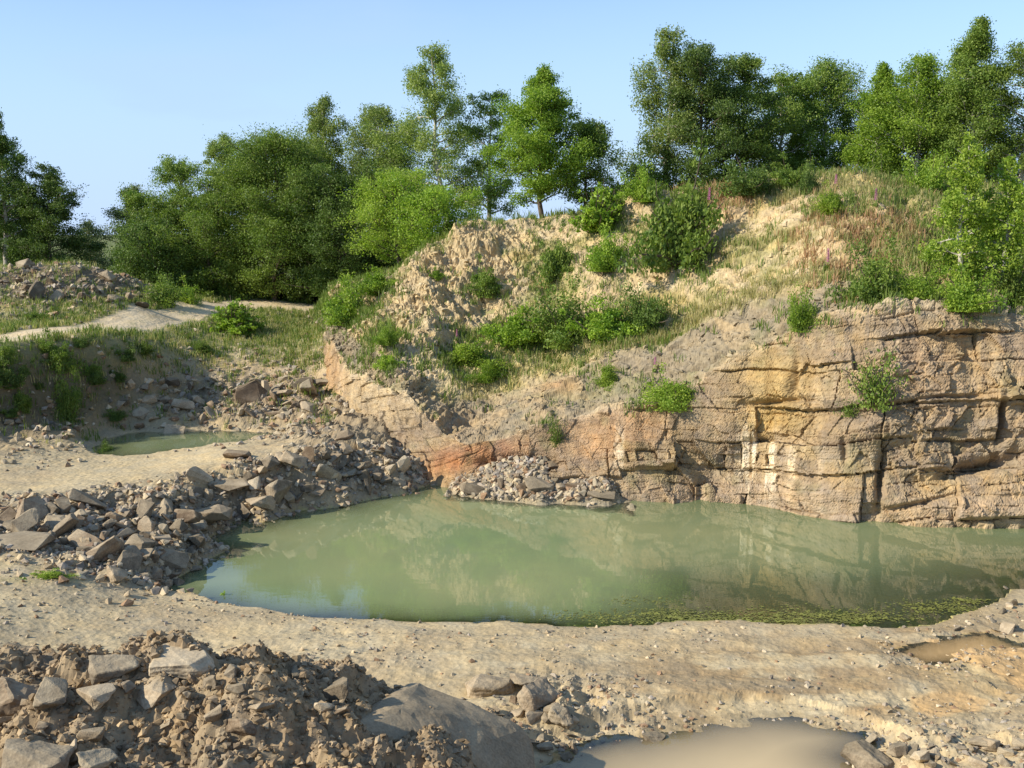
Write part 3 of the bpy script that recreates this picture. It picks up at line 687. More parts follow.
def zg(x, y):
    return float(zground(np.array([x]), np.array([y]))[0])
_gm = (GY > 10) & (GY < 95) & (np.abs(GX) < 60)
_gpx, _gpy, _gp = PX[_gm], PY[_gm], np.stack([GX, GY, GZ], -1)[_gm]
def ground_at(px, py):
    d = (_gpx - px)**2 + (_gpy - py)**2
    near = np.where(d < max(d.min() * 1.01, 6))[0]
    return _gp[near[np.argmin(_gp[near, 1])]].copy()

# ------------------------------------------------------------------ water
def water(name, poly, lvl, mat, step, pad=.6, seed=0, wig=.22, sl=.3):
    poly = np.array(poly); x0, y0 = poly.min(0) - pad; x1, y1 = poly.max(0) + pad
    xs = np.arange(x0, x1, step); ys_ = np.arange(y0, y1, step); XX, YY = np.meshgrid(xs, ys_)
    sd = shore(XX, YY, poly, wig, seed)
    bz = zground(XX, YY, False)
    dep = np.clip(lvl - bz, 0, 3)
    Fq = grid_faces(*XX.shape)
    keep = (sd.ravel()[Fq] < pad * .8).all(1)
    Fq = Fq[keep]; used = np.unique(Fq); mp = np.full(XX.size, -1); mp[used] = np.arange(len(used))
    V = np.stack([XX, YY, XX * 0 + lvl], -1).reshape(-1, 3)[used]
    o = link(name, mesh_np(name, V, mp[Fq], mat, smooth=True, tint=dep.ravel()[used])); tag(o, kind='structure')
    return o
M_w1 = mat_water('turbid_green_water', (.20, .255, .125), (.275, .29, .14), 3.2, .0012, 2.0, 1.47)
M_w2 = mat_water('turbid_brown_water', (.66, .50, .27), (.58, .45, .25), 8, .0012)
M_w3 = mat_water('turbid_orange_water', (.50, .34, .16), (.48, .32, .15), 60, .001)
water('pond_water', POND, 0, M_w1, .15)
water('upper_pond_water', POND2, 1.0, M_w1, .15, seed=100, wig=.2)
water('puddle_water', PUD, .05, M_w2, .08, seed=5, wig=.12, pad=.4)
water('puddle_water', PUD2, .10, M_w3, .06, seed=10, wig=.05, pad=.2)
water('puddle_water', PUD3, .07, M_w3, .08, seed=7, wig=.10, pad=.4)

# ------------------------------------------------------------------ track on the terrace
def ribbon(name, pts, mat, nw, lift):
    pts = np.array(pts, float)          # x,y,width
    t = np.concatenate([[0], np.cumsum(np.hypot(*np.diff(pts[:, :2], axis=0).T))])
    tt = np.arange(0, t[-1], .25)
    q = pchip(t, pts, tt)
    d = np.gradient(q[:, :2], axis=0); d /= np.linalg.norm(d, axis=1, keepdims=True)
    nrm = np.stack([-d[:, 1], d[:, 0]], 1)
    u = np.linspace(-1, 1, nw)
    edge = 1 + .12 * fbm(tt * .8, tt * 0, o=3, seed=77)
    XX = q[:, None, 0] + nrm[:, None, 0] * u[None] * (q[:, 2] * edge)[:, None] / 2
    YY = q[:, None, 1] + nrm[:, None, 1] * u[None] * (q[:, 2] * edge)[:, None] / 2
    ZZ = zground(XX, YY, False) + .025 + .0 * lift * (1 - np.abs(u[None])**6) - .02 * np.exp(-((np.abs(u[None]) - .55) / .15)**2) - .04 * sstep(.86, 1, np.abs(u[None]))
    c = np.broadcast_to(C(.58, .48, .32), XX.shape + (3,)).copy()
    c = mixc(c, C(.30, .28, .14), np.exp(-(u[None] / .18)**2) * sstep(0, .5, fbm(XX, YY, o=3, seed=79)) * .7)
    c = mixc(c, C(.44, .35, .22), sstep(0, .6, fbm(XX * .5, YY * .5, o=4, seed=80)) * .5)
    o = link(name, mesh_np(name, np.stack([XX, YY, ZZ], -1).reshape(-1, 3), grid_faces(*XX.shape), mat, col=c.reshape(-1, 3)))
    return tag(o, kind='structure')
tr = []
for px, py, z, w in ((-160, 358, 5.05, 2.0), (-60, 351, 5.0, 2.0), (0, 344, 5.0, 2.0), (100, 330, 5.0, 2.0), (170, 319, 4.95, 2.0), (215, 310, 4.9, 2.3), (250, 304, 4.9, 3.0), (290, 302.5, 4.9, 3)):
    p = onz(px, py, z); tr.append((p[0], p[1], w * 1.25))
ribbon('gravel_track', tr, M_track, 14, .10)
tr = []
for px, py, z, w in ((200, 296.5, 4.98, 1.6), (230, 297.5, 4.95, 2.4), (262, 301, 4.93, 3)):
    p = onz(px, py, z); tr.append((p[0], p[1], w))
ribbon('gravel_track', tr, M_track, 16, .10)

# ------------------------------------------------------------------ rocks
def rock_mesh(name, dims, seed, mat, detail=1, npts=16, chip=.12):
    r = random.Random(seed); bm = bmesh.new()
    a, b_, c = dims
    for i in range(npts):
        p = [r.uniform(-1, 1) for _ in range(3)]
        m_ = max(abs(v) for v in p); p = [v / m_ for v in p]
        l = math.sqrt(sum(v * v for v in p))
        k = 1 - chip * (l - 1) * r.uniform(.3, 1.6)
        bm.verts.new((p[0] * a / 2 * k, p[1] * b_ / 2 * k, p[2] * c / 2 * k))
    h = bmesh.ops.convex_hull(bm, input=bm.verts)
    bmesh.ops.delete(bm, geom=[g_ for g_ in h['geom_interior'] if isinstance(g_, bmesh.types.BMVert)], context='VERTS')
    bmesh.ops.dissolve_limit(bm, angle_limit=R(14), verts=bm.verts, edges=bm.edges)
    md = min(dims)
    bmesh.ops.bevel(bm, geom=list(bm.edges), offset=md * .04, segments=1, affect='EDGES', profile=.6)
    bmesh.ops.triangulate(bm, faces=bm.faces)
    for k in range(detail):
        lim = max(dims) / (5 * (k + 1) + 2)
        es = [e for e in bm.edges if e.calc_length() > lim]
        bmesh.ops.subdivide_edges(bm, edges=es, cuts=2, use_grid_fill=False)
        bmesh.ops.triangulate(bm, faces=bm.faces)
    bm.normal_update()
    V = np.array([v.co for v in bm.verts]); Nv = np.array([v.normal for v in bm.verts])
    sc_ = 2.2 / max(dims)
    dsp = (.04 + .03 * (detail == 3)) * fbm(V[:, 0] * sc_ * 2 + seed, V[:, 1] * sc_ * 2, V[:, 2] * sc_ * 2, o=4, seed=seed) + .012 * np.sin((V[:, 2] / c) * 23 + 3 * fbm(V[:, 0] * sc_, V[:, 1] * sc_, o=2, seed=seed))
    V = V + Nv * (dsp * md)[:, None]
    for v, p in zip(bm.verts, V): v.co = p
    me = bpy.data.meshes.new(name); bm.to_mesh(me); bm.free(); me.materials.append(mat)
    return me
SHAPES = [(1, .8, .62), (1, .7, .38), (1, .62, .5), (1, .85, .3), (1, .5, .42), (1, .95, .7), (1, .75, .22), (1, .6, .6)]
ROCK = {}
for mk in ('grey', 'tan', 'brown'):
    ROCK[mk] = [rock_mesh('rock', SHAPES[i % 8], 100 + i * 7 + ord(mk[0]), M_rocks[mk], 1, 13 + i % 5) for i in range(8)]
rocks = []
rr = random.Random(11)
NROCK = 0; ROCKH = {}
def put_rock(p, size, mk=None, label=None, group=None, tilt=.35, sink=.22, shape=None, rot=None, name='rock', squash=1, hi=False):
    global NROCK
    mk = mk or rr.choice(['grey', 'grey', 'tan', 'brown'])
    i = rr.randrange(8) if shape is None else shape
    me = ROCK[mk][i]
    if hi:
        if (mk, i) not in ROCKH: ROCKH[mk, i] = rock_mesh('rock', SHAPES[i], 400 + i * 7 + ord(mk[0]), M_rocks[mk], 3, 15 + i % 5, .14)
        me = ROCKH[mk, i]
    o = bpy.data.objects.new(name, me); COL.objects.link(o)
    s_ = size
    o.scale = (s_ * rr.uniform(.9, 1.15), s_ * rr.uniform(.85, 1.1), s_ * rr.uniform(.85, 1.1) * squash)
    o.rotation_euler = rot or (rr.gauss(0, tilt), rr.gauss(0, tilt), rr.uniform(0, 6.28))
    o.location = (p[0], p[1], p[2] + SHAPES[i][2] * size * squash * (.5 - sink))
    tag(o, label, 'rock', group)
    rocks.append((p[0], p[1], size)); NROCK += 1
    return o
def scatter(n, regions, smin, smax, label, group, mks=None, surf=ground_at, tilt=.5, powr=1.8, gap=.62, sink=.2):
    """regions: list of (cx,cy,rx,ry,rot) ellipses in the picture used only to choose where on the ground they lie"""
    k = 0; tries = 0
    wts = [g_[2] * g_[3] for g_ in regions]
    while k < n and tries < n * 40:
        tries += 1
        cx, cy, rx, ry, rot = rr.choices(regions, wts)[0]
        a = rr.uniform(0, 6.283); q = math.sqrt(rr.random()) 
        u, v = q * math.cos(a) * rx, q * math.sin(a) * ry
        c, s_ = math.cos(R(rot)), math.sin(R(rot))
        p = surf(cx + c * u - s_ * v, cy + s_ * u + c * v)
        size = smin + (smax - smin) * rr.random()**powr
        if any(abs(p[0] - x) < 3 and math.hypot(p[0] - x, p[1] - y) < gap * (size + z) / 2 for x, y, z in rocks): continue
        put_rock(p, size, rr.choice(mks) if mks else None, label, group, tilt, sink); k += 1

# singled-out rocks: px, py (where its foot is), size m, material, shape, label, squash
NAMED = [
 (16, 712, 1.2, 'brown', 0, 'large brown boulder with a flat tilted top at the left of the spoil heap', 1, (.35, .1, .4)),
 (185, 664, 1.0, 'tan', 3, 'long pale slab lying flat along the crest of the spoil heap', .9, (.05, .06, .1)),
 (118, 672, .85, 'grey', 1, 'grey slab behind the brown boulder on the spoil heap', .9, (.2, .1, .5)),
 (148, 664, .42, 'brown', 2, 'small upright rusty stone touching the pale slab on the heap crest', 1.3, (1.2, .2, .3)),
 (62, 672, .55, 'brown', 4, 'small brown block between the brown boulder and the grey slab', .8, (.1, .1, .2)),
 (155, 694, .75, 'tan', 6, 'rounded pale stone half buried in earth below the pale slab', 1.3, (.1, -.2, .4)),
 (238, 732, .62, 'brown', 2, 'wedge of grey stone leaning in the earth clods of the heap', 1, (.5, .4, 2.2)),
 (36, 764, 1.0, 'grey', 3, 'flat grey slab at the bottom left corner of the picture', 1, (.1, .1, .2)),
 (96, 764, .6, 'grey', 1, 'narrow grey slab beside the flat slab at the bottom left', 1, (.3, .2, 1)),
 (14, 668, .7, 'grey', 5, 'dark grey stone on the heap crest at the far left edge', .8, (.2, .2, .4)),
 (492, 690, 1.0, 'tan', 1, 'flat pale slab topping the small pile right of the spoil heap', .9, (.12, .05, .2)),
 (528, 684, .75, 'grey', 3, 'pointed grey slab tilted on the back of the small pile beside the puddle', 1.2, (-.35, .3, .4)),
 (535, 703, .95, 'brown', 2, 'square brown block in the middle of the small pile beside the puddle', 1, (.5, .2, 1.0)),
 (560, 720, .6, 'grey', 5, 'round-edged grey stone low in the small pile nearest the puddle', 1, (.2, .1, 1.7)),
 (868, 764, .95, 'grey', 1, 'pale grey slab lying at the right rim of the brown foreground puddle', 1, (.1, -.2, 2.2)),
 (652, 737, .45, 'grey', 3, 'small flat stone at the far edge of the brown foreground puddle', 1, (.1, .05, .8)),
 (235, 487, 1.3, 'tan', 3, 'pale flat slab near the top of the shore rubble', 1, (.15, .05, .2)),
 (262, 503, 1.05, 'brown', 5, 'thick brown block low in the shore rubble above the water', .9, (.3, .3, .5)),
 (200, 478, .95, 'tan', 4, 'tan block standing on edge above the shore rubble beside the dirt road', 1.2, (.7, .5, .8)),
 (295, 470, 1.0, 'tan', 7, 'pale cube-shaped block on the top of the shore rubble', 1, (.3, .4, .3)),
 (238, 456, 1.1, 'brown', 6, 'thin brown slab lying between the dirt road and the upper pond', 1.3, (.1, .1, 0)),
 (20, 545, 1.7, 'grey', 6, 'long thin grey slab lying level at the left edge beside the dirt road', 1.1, (.0, .05, .05)),
 (175, 562, 1.0, 'grey', 3, 'smooth light grey slab tilted toward the water at the near end of the rubble', 1.1, (.5, .2, .6)),
 (130, 566, .95, 'grey', 1, 'dark grey slab leaning left of the light slab near the pond\'s left tip', 1, (.6, -.5, 1.6)),
 (118, 580, .65, 'tan', 0, 'pale boulder nearest the dirt track at the foot of the shore rubble', 1, (.5, .3, .6)),
 (205, 520, 1.7, 'tan', 6, 'broad low tan slab reaching into the pond below the rubble', 1.8, (.06, .12, .1)),
 (90, 505, 1.3, 'grey', 3, 'tilted grey slab at the road side of the shore rubble', 1, (-.3, .5, .4)),
 (345, 437, .8, 'brown', 2, 'brown block on the upper end of the rubble below the mound corner', 1, (.2, .1, .4)),
 (175, 432, 1.0, 'brown', 3, 'dark slab standing in the scree above the upper pond', 1.3, (1.0, .2, .1)),
 (185, 408, 1.0, 'tan', 7, 'pale square block in the middle of the scree behind the upper pond', .8, (.3, .2, .2)),
 (200, 404, .9, 'tan', 2, 'pinkish block at the right of the pale square block in the scree', 1, (.5, .6, .9)),
]
HEAPN = ('heap', 'bottom left')
for px, py, sz, mk, sh, lab, sq, rot in NAMED:
    p = ground_at(px, py)
    put_rock(p, sz, mk, lab, None, shape=sh, rot=rot, squash=sq, sink=.2, hi=py > 640)
# the toe of the quarry face: fallen blocks in the water's edge
for px, py, sz, mk, sh, lab, sq, rot in [
 (540, 487, 1.2, 'grey', 1, 'dark grey block lying on the debris at the foot of the cliff beside the pond', 1, (.2, .3, .3)),
 (555, 468, .95, 'brown', 2, 'dark brown block wedged in the notch at the foot of the cliff', 1, (.1, .4, .8)),
 (478, 462, 1.0, 'brown', 1, 'rusty layered block resting against the orange rock at the cliff foot', .9, (.1, .1, .15)),
 (475, 490, .9, 'grey', 5, 'pale grey stone at the left end of the cliff foot beside the water', .7, (.2, .3, .4)),
 (603, 497, 1.0, 'grey', 6, 'flat grey slab half in the water below the orange cliff face', 1.3, (.05, .1, .1)),
]:
    put_rock(ground_at(px, py), sz, mk, lab, None, shape=sh, rot=rot, squash=sq, sink=.25)
# hero slab in the foreground
hero_me = rock_mesh('boulder', (3.7, 2.6, 1.9), 12, mat_rock('dusty_boulder_stone', (.20, .155, .10), (.27, .21, .135), (.34, .27, .175), 1.6, .35), 4, 24, .05)
hero = link('boulder', hero_me); hp = at(436, 745, 17.5)
hero.location = (hp[0], hp[1], hp[2] - .25); hero.rotation_euler = (R(-4), R(8), R(12))
tag(hero, 'huge smooth-topped boulder half in the shadow of the foreground spoil heap', 'boulder')
rocks.append((hp[0], hp[1], 2.6))

scatter(84, [(290, 482, 110, 22, -14), (360, 470, 50, 18, 10), (230, 500, 70, 20, -10)], .5, 1.35, 'angular sandstone rock in the rubble bank along the far left shore of the pond', 'rocks of the rubble bank on the left shore')
scatter(50, [(120, 535, 95, 26, 8), (160, 565, 45, 18, 20), (60, 520, 60, 14, 0)], .45, 1.3, 'angular grey rock in the rubble between dirt road and left tip of pond', 'rocks of the rubble at the left tip of the pond', ['grey', 'grey', 'brown'])
scatter(52, [(220, 400, 95, 20, 4), (160, 412, 60, 18, 0), (290, 395, 40, 20, 0)], .5, 1.25, 'broken brown rock in the scree slope behind the upper pond', 'rocks of the scree behind the upper pond', ['brown', 'tan', 'grey', 'brown'])
scatter(34, [(70, 285, 85, 16, 6), (120, 300, 40, 10, 10)], .5, 1.2, 'grey rock in the spoil mound in front of the far left trees', 'rocks of the spoil mound beyond the track', ['brown', 'grey', 'brown'])
scatter(30, [(100, 715, 120, 40, 4), (250, 700, 100, 30, 6)], .22, .55, 'loose stone bedded in the earth of the foreground spoil heap', 'stones in the foreground spoil heap', ['grey', 'brown', 'tan'])
scatter(22, [(530, 715, 50, 26, 10), (560, 740, 40, 20, 0)], .22, .55, 'angular stone in the small pile between the spoil heap and the brown puddle', 'stones of the small pile beside the puddle', ['grey', 'brown', 'tan', 'grey'])
scatter(18, [(530, 482, 75, 10, 2)], .3, .8, 'fallen grey stone in the debris at the foot of the cliff', 'fallen stones at the cliff foot', ['grey', 'grey', 'brown'])
scatter(24, [(940, 748, 90, 20, 0), (1000, 750, 40, 20, 0)], .2, .45, 'pale stone scattered on the mud right of the brown puddle', 'stones right of the brown puddle', ['grey', 'tan'])
scatter(10, [(1010, 600, 20, 16, 0), (985, 628, 30, 10, 0)], .18, .45, 'pale stone lying on the shore at the right end of the pond', 'stones at the right end of the pond', ['tan', 'grey'])
print('rocks', NROCK)

# small stones: one mass each
def pebble_shapes(n=5):
    out = []
    for i in range(n):
        r = random.Random(50 + i); bm = bmesh.new()
        for _ in range(9):
            v = Vector((r.gauss(0, 1), r.gauss(0, 1), r.gauss(0, 1))).normalized()
            bm.verts.new((v.x * .5, v.y * .38, v.z * .28))
        h = bmesh.ops.convex_hull(bm, input=bm.verts); bmesh.ops.triangulate(bm, faces=bm.faces)
        bm.verts.index_update()
        out.append((np.array([v.co for v in bm.verts]), np.array([[v.index for v in f.verts] for f in bm.faces]))); bm.free()
    return out
PEB = pebble_shapes()
def rotmats(n, g_, tilt=1.0):
    a = g_.uniform(0, 6.283, n); t = g_.normal(0, .5 * tilt, n); u = g_.normal(0, .5 * tilt, n)
    ca, sa_ = np.cos(a), np.sin(a); ct, st = np.cos(t), np.sin(t); cu, su = np.cos(u), np.sin(u)
    Rz = np.zeros((n, 3, 3)); Rz[:, 0, 0] = ca; Rz[:, 0, 1] = -sa_; Rz[:, 1, 0] = sa_; Rz[:, 1, 1] = ca; Rz[:, 2, 2] = 1
    Rx = np.zeros((n, 3, 3)); Rx[:, 0, 0] = 1; Rx[:, 1, 1] = ct; Rx[:, 1, 2] = -st; Rx[:, 2, 1] = st; Rx[:, 2, 2] = ct
    Ry = np.zeros((n, 3, 3)); Ry[:, 1, 1] = 1; Ry[:, 0, 0] = cu; Ry[:, 0, 2] = su; Ry[:, 2, 0] = -su; Ry[:, 2, 2] = cu
    return Rx @ Ry @ Rz
def pebbles(name, pts, sizes, cols, mat, seed):
    g_ = np.random.default_rng(seed); Vs, Fs, Cs = [], [], []; base = 0
    pick = g_.integers(0, len(PEB), len(pts)); M = rotmats(len(pts), g_)
    for k, (pv, pf) in enumerate(PEB):
        idx = np.where(pick == k)[0]
        if not len(idx): continue
        v = np.einsum('nij,vj->nvi', M[idx], pv) * sizes[idx, None, None] + pts[idx, None, :]
        f = pf[None] + (np.arange(len(idx)) * len(pv))[:, None, None] + base
        Vs.append(v.reshape(-1, 3)); Fs.append(f.reshape(-1, 3)); Cs.append(np.repeat(cols[idx], len(pv), 0)); base += len(idx) * len(pv)
    return link(name, mesh_np(name, np.concatenate(Vs), np.concatenate(Fs), mat, col=np.concatenate(Cs)))
PAL = np.array([[.30, .26, .19], [.22, .19, .15], [.38, .31, .21], [.44, .37, .26], [.25, .17, .11], [.33, .29, .24]])
def field_pts(n, dens, xr, yr, seed, hfun=None):
    g_ = np.random.default_rng(seed); X_ = g_.uniform(*xr, n * 6)
    Y_ = yr[0] + (yr[1] - yr[0]) * g_.random(n * 6)
    Z0 = zground(X_, Y_, False); px, py = proj(np.stack([X_, Y_, Z0], -1))
    w = dens(X_, Y_, Z0, px, py); k = g_.random(n * 6) < w
    X_, Y_ = X_[k][:n], Y_[k][:n]
    return np.stack([X_, Y_, zground(X_, Y_)], -1), g_
def mk_field(name, n, dens, xr, yr, seed, smin, smax, pw=3, pal=PAL):
    p, g_ = field_pts(n, dens, xr, yr, seed)
    sz = smin + (smax - smin) * g_.random(len(p))**pw
    p[:, 2] += sz * .08
    o = pebbles(name, p, sz, pal[g_.integers(0, len(pal), len(p))] * g_.uniform(.8, 1.2, (len(p), 1)), M_hill if 0 else M_track, seed)
    print(name, len(p)); return o
tag(mk_field('shore_rubble', 6500, lambda X_, Y_, Z_, px, py: np.clip(rubble_mask(px, py) * (py < 640) * (py > 445) * (px < 640) * (Z_ > -.15) * (px < 450) + 1.0 * blob(px, py, 530, 482, 90, 16) * (Z_ > -.05), 0, 1), (-19, 4), (26, 44), 61, .08, .45), 'loose grey rubble and chips between the larger rocks of the left shore', 'rubble', None, 'stuff')
tag(mk_field('cliff_debris', 1500, lambda X_, Y_, Z_, px, py: (blob(px, py, 540, 480, 85, 20) > .3) * (Z_ > -.05) * 1.0, (-3, 4.5), (36, 42), 67, .08, .5, 2.5, PAL * .95), 'loose grey stones heaped in front of the cliff foot beside the pond', 'debris', None, 'stuff')
tag(mk_field('scree', 6500, lambda X_, Y_, Z_, px, py: np.clip(rubble_mask(px, py) * (py < 440) + .12 * (py < 430), 0, 1) * sstep(1.1, 1.5, trackdist(X_, Y_)), (-34, -7), (42, 75), 62, .10, .55), 'loose brown scree on the slopes behind the upper pond', 'scree', None, 'stuff')
tag(mk_field('gravel', 12000, lambda X_, Y_, Z_, px, py: np.clip(.05 + .9 * rubble_mask(px, py) + .05 * (px < 420) + .30 * sstep(690, 740, py) + .15 * sstep(.1, .6, fbm(X_ * .5, Y_ * .9, o=3, seed=331)), 0, 1) * (1 - roadmask(px, py)) * (Z_ > .02) * (1 - heapmask(X_, Y_)), (-15, 15), (15, 32), 63, .03, .20, 5, PAL * 1.0), 'pale gravel and small stones strewn over the near shore', 'gravel', None, 'stuff')
tag(mk_field('earth_clods', 42000, lambda X_, Y_, Z_, px, py: heapmask(X_, Y_) * (.6 + .0 * X_), (-11, 1.2), (12, 20.5), 64, .025, .22, 5, np.array([[.29, .22, .14], [.24, .18, .11], [.34, .265, .17], [.20, .15, .095]])), 'crumbly brown earth clods covering the foreground spoil heap', 'clods', None, 'stuff')
# stones on the hill slopes
g_ = np.random.default_rng(65)
cand = np.where(((V_ > 2.0) & (V_ < 4.9) & (IPX > 300) & (IPX < 1060)).ravel())[0]
w = (.25 + 1.0 * blob(HPX, HPY, 400, 300, 70, 70) + .6 * shale + .4 * blob(HPX, HPY, 400, 430, 60, 30) + .4 * blob(HPX, HPY, 900, 235, 60, 30)).ravel()[cand]
sel = g_.choice(cand, 9000, replace=False, p=w / w.sum())
pp = Pd.reshape(-1, 3)[sel]; sz = .05 + .40 * g_.random(len(sel))**4
hc = col.reshape(-1, 3)[sel] * g_.uniform(.8, 1.25, (len(sel), 1))
tag(pebbles('slope_stones', pp + (0, 0, 0), sz, hc, M_track, 66), 'loose stones and clods scattered over the slope of the mound', 'stones', None, 'stuff')

# ------------------------------------------------------------------ plants
def tube(path, radii, sides=6):
    path = np.asarray(path, float); n = len(path)
    t = np.gradient(path, axis=0); t /= np.linalg.norm(t, axis=1, keepdims=True) + 1e-9
    ref = np.where(np.abs(t[:, 2:3]) > .9, [[1, 0, 0]], [[0, 0, 1]])
    u = np.cross(t, ref); u /= np.linalg.norm(u, axis=1, keepdims=True) + 1e-9; v = np.cross(t, u)
    a = np.linspace(0, 2 * math.pi, sides, endpoint=False)
    V = path[:, None] + (u[:, None] * np.cos(a)[None, :, None] + v[:, None] * np.sin(a)[None, :, None]) * np.asarray(radii)[:, None, None]
    i = np.arange(n * sides).reshape(n, sides); j = np.roll(i, -1, 1)
    Fq = np.stack([i[:-1].ravel(), j[:-1].ravel(), j[1:].ravel(), i[1:].ravel()], 1)
    return V.reshape(-1, 3), Fq
class Acc:
    def __init__(s): s.V = []; s.F = []; s.n = 0
    def add(s, VF):
        s.V.append(VF[0]); s.F.append(VF[1] + s.n); s.n += len(VF[0])
    def mesh(s, name, mat): return mesh_np(name, np.concatenate(s.V), np.concatenate(s.F), mat, smooth=True)
def leaves_mesh(name, C_, T_, size, mat, g_, aspect=.55, hang=0):
    n = len(C_)
    a = g_.normal(0, 1, (n, 3)); a[:, 2] -= hang; a /= np.linalg.norm(a, axis=1, keepdims=True)
    r_ = g_.normal(0, 1, (n, 3)); b_ = np.cross(a, r_); b_ /= np.linalg.norm(b_, axis=1, keepdims=True)
    s_ = (size * g_.uniform(.65, 1.35, n))[:, None]
    a *= s_ * .5; b_ *= s_ * .5 * aspect
    V = np.stack([C_ - a, C_ + b_ - a * .1, C_ + a, C_ - b_ - a * .1], 1).reshape(-1, 3)
    Fq = np.arange(n * 4).reshape(n, 4)
    return mesh_np(name, V, Fq, mat, tint=np.repeat(np.clip(T_, 0, 1), 4))
def tree_meshes(h, rad, h0, nl, nleaf, leafsize, mk, bark, seed, prof='round', up=.6, droop=.0, clump=.30, lean=0, hang=0, nsub=7):
    """a tapered trunk with limbs and twigs; leaves hang in clumps along the twigs"""
    g_ = np.random.default_rng(seed); acc = Acc()
    nt = 9; tz = np.linspace(0, 1, nt)
    tx = np.cumsum(g_.normal(0, .012 * h, nt)) + lean * h * tz**1.3; ty = np.cumsum(g_.normal(0, .012 * h, nt)); tx -= tx[0]; ty -= ty[0]
    path = np.stack([tx, ty, tz * h * .97], 1); r0 = .013 * h + .04
    acc.add(tube(path, r0 * (1 - tz * .9), 7))
    def env(t):   # t = 0 at crown foot .. 1 top
        if prof == 'round': return (math.sin(math.pi * (.12 + .86 * t)))**.6
        if prof == 'cone': return max(.04, (1 - t)**.85) * min(1, .55 + 2.2 * t)
        if prof == 'tall': return max(.12, math.sin(math.pi * (.16 + .80 * t))**.7) * (1.05 - .36 * t)
        if prof == 'open': return max(.16, math.sin(math.pi * (.15 + .80 * t))**.6) * (1.0 - .28 * t)
    cen = []; wts = []
    for i in range(nl):
        t = (i + g_.random()) / nl; hz = h0 + (1 - h0) * t * .98
        k = hz * (nt - 1); k0 = min(int(k), nt - 2); st = path[k0] * (1 - (k - k0)) + path[k0 + 1] * (k - k0)
        L_ = rad * env(t) * g_.choice([g_.uniform(.5, .95), g_.uniform(.9, 1.3)]); az = i * 2.399 + g_.normal(0, .5)
        el = up * (0.5 + .9 * t) + g_.normal(0, .15)
        d = np.array([math.cos(az) * math.cos(el), math.sin(az) * math.cos(el), math.sin(el)])
        m_ = 6; q = np.linspace(0, 1, m_)[:, None]
        pth = st + d * L_ * q + np.array([0, 0, -1]) * droop * L_ * q**2.2 + np.cumsum(g_.normal(0, .03 * L_, (m_, 3)), 0) * (q > 0)
        acc.add(tube(pth, np.linspace(max(.015, r0 * .4 * (1 - t * .6)), .008, m_), 4))
        cen.append(pth[-1]); wts.append(1.0 * L_ / rad + .1)
        for j in range(nsub):
            qq = g_.uniform(.3, 1); kk = qq * (m_ - 1); a0 = min(int(kk), m_ - 2); s2 = pth[a0] * (1 - kk + a0) + pth[a0 + 1] * (kk - a0)
            d2 = d * .6 + g_.normal(0, .55, 3); d2[2] += .1 - droop * .5; d2 /= np.linalg.norm(d2)
            l2 = L_ * g_.uniform(.2, .45); p2 = s2 + d2 * l2 * q[::2] - np.array([0, 0, 1]) * droop * .5 * l2 * q[::2]**2
            acc.add(tube(p2, [.022, .014, .008], 3))
            for e_ in (.55, 1.0):
                cen.append(s2 + d2 * l2 * e_); wts.append(.8 * L_ / rad + .06)
    cen = np.array(cen); wts = np.array(wts); csz = .5 + .6 * wts; wts = wts * g_.choice([.12, .5, 1, 1.6], len(wts)); wts /= wts.sum()
    pick = g_.choice(len(cen), nleaf, p=wts)
    cs = clump * g_.uniform(.55, 1.4, len(cen)) * csz * (rad / 2.8)**.6
    off = np.clip(g_.normal(0, 1, (nleaf, 3)), -1.7, 1.7) * cs[pick, None] * np.array([1, 1, .6 + hang * .5])
    off[:, 2] -= np.clip(np.abs(g_.normal(0, 1, nleaf)), 0, 1.8) * hang * clump * 1.3
    C_ = cen[pick] + off
    C_[:, 2] = np.maximum(C_[:, 2], .15)
    T_ = np.clip(.5 + .22 * g_.normal(0, 1, len(cen))[pick] + .2 * g_.normal(0, 1, nleaf), 0, 1)
    return acc.mesh('trunk', bark), leaves_mesh('crown', C_, T_, leafsize, M_leaf[mk], g_, hang=hang)
def place_plant(kind, cat, meshes, loc, s_, rz, label, group=None, names=('trunk', 'crown'), rot=None):
    e = bpy.data.objects.new(kind, None); COL.objects.link(e); e.empty_display_size = .5
    e.location = loc; e.rotation_euler = rot or (0, 0, rz); e.scale = s_ if hasattr(s_, '__len__') else (s_,) * 3
    tag(e, label, cat, group)
    for nm, me in zip(names, meshes):
        o = bpy.data.objects.new(nm, me); COL.objects.link(o); o.parent = e
    return e
def base_z(x, y, px=None):
    return zg(x, y)
from mathutils.bvhtree import BVHTree
# plateau heights of the hill by column lookup
_pm = (V_ >= 3) 
_ppx, _ppy, _ppz = X[_pm][::7], Y[_pm][::7], Pd[..., 2][_pm][::7]
def topz(x, y):
    d = (_ppx - x)**2 + (_ppy - y)**2; i = d.argmin()
    return _ppz[i] if d[i] < 4 else zg(x, y)
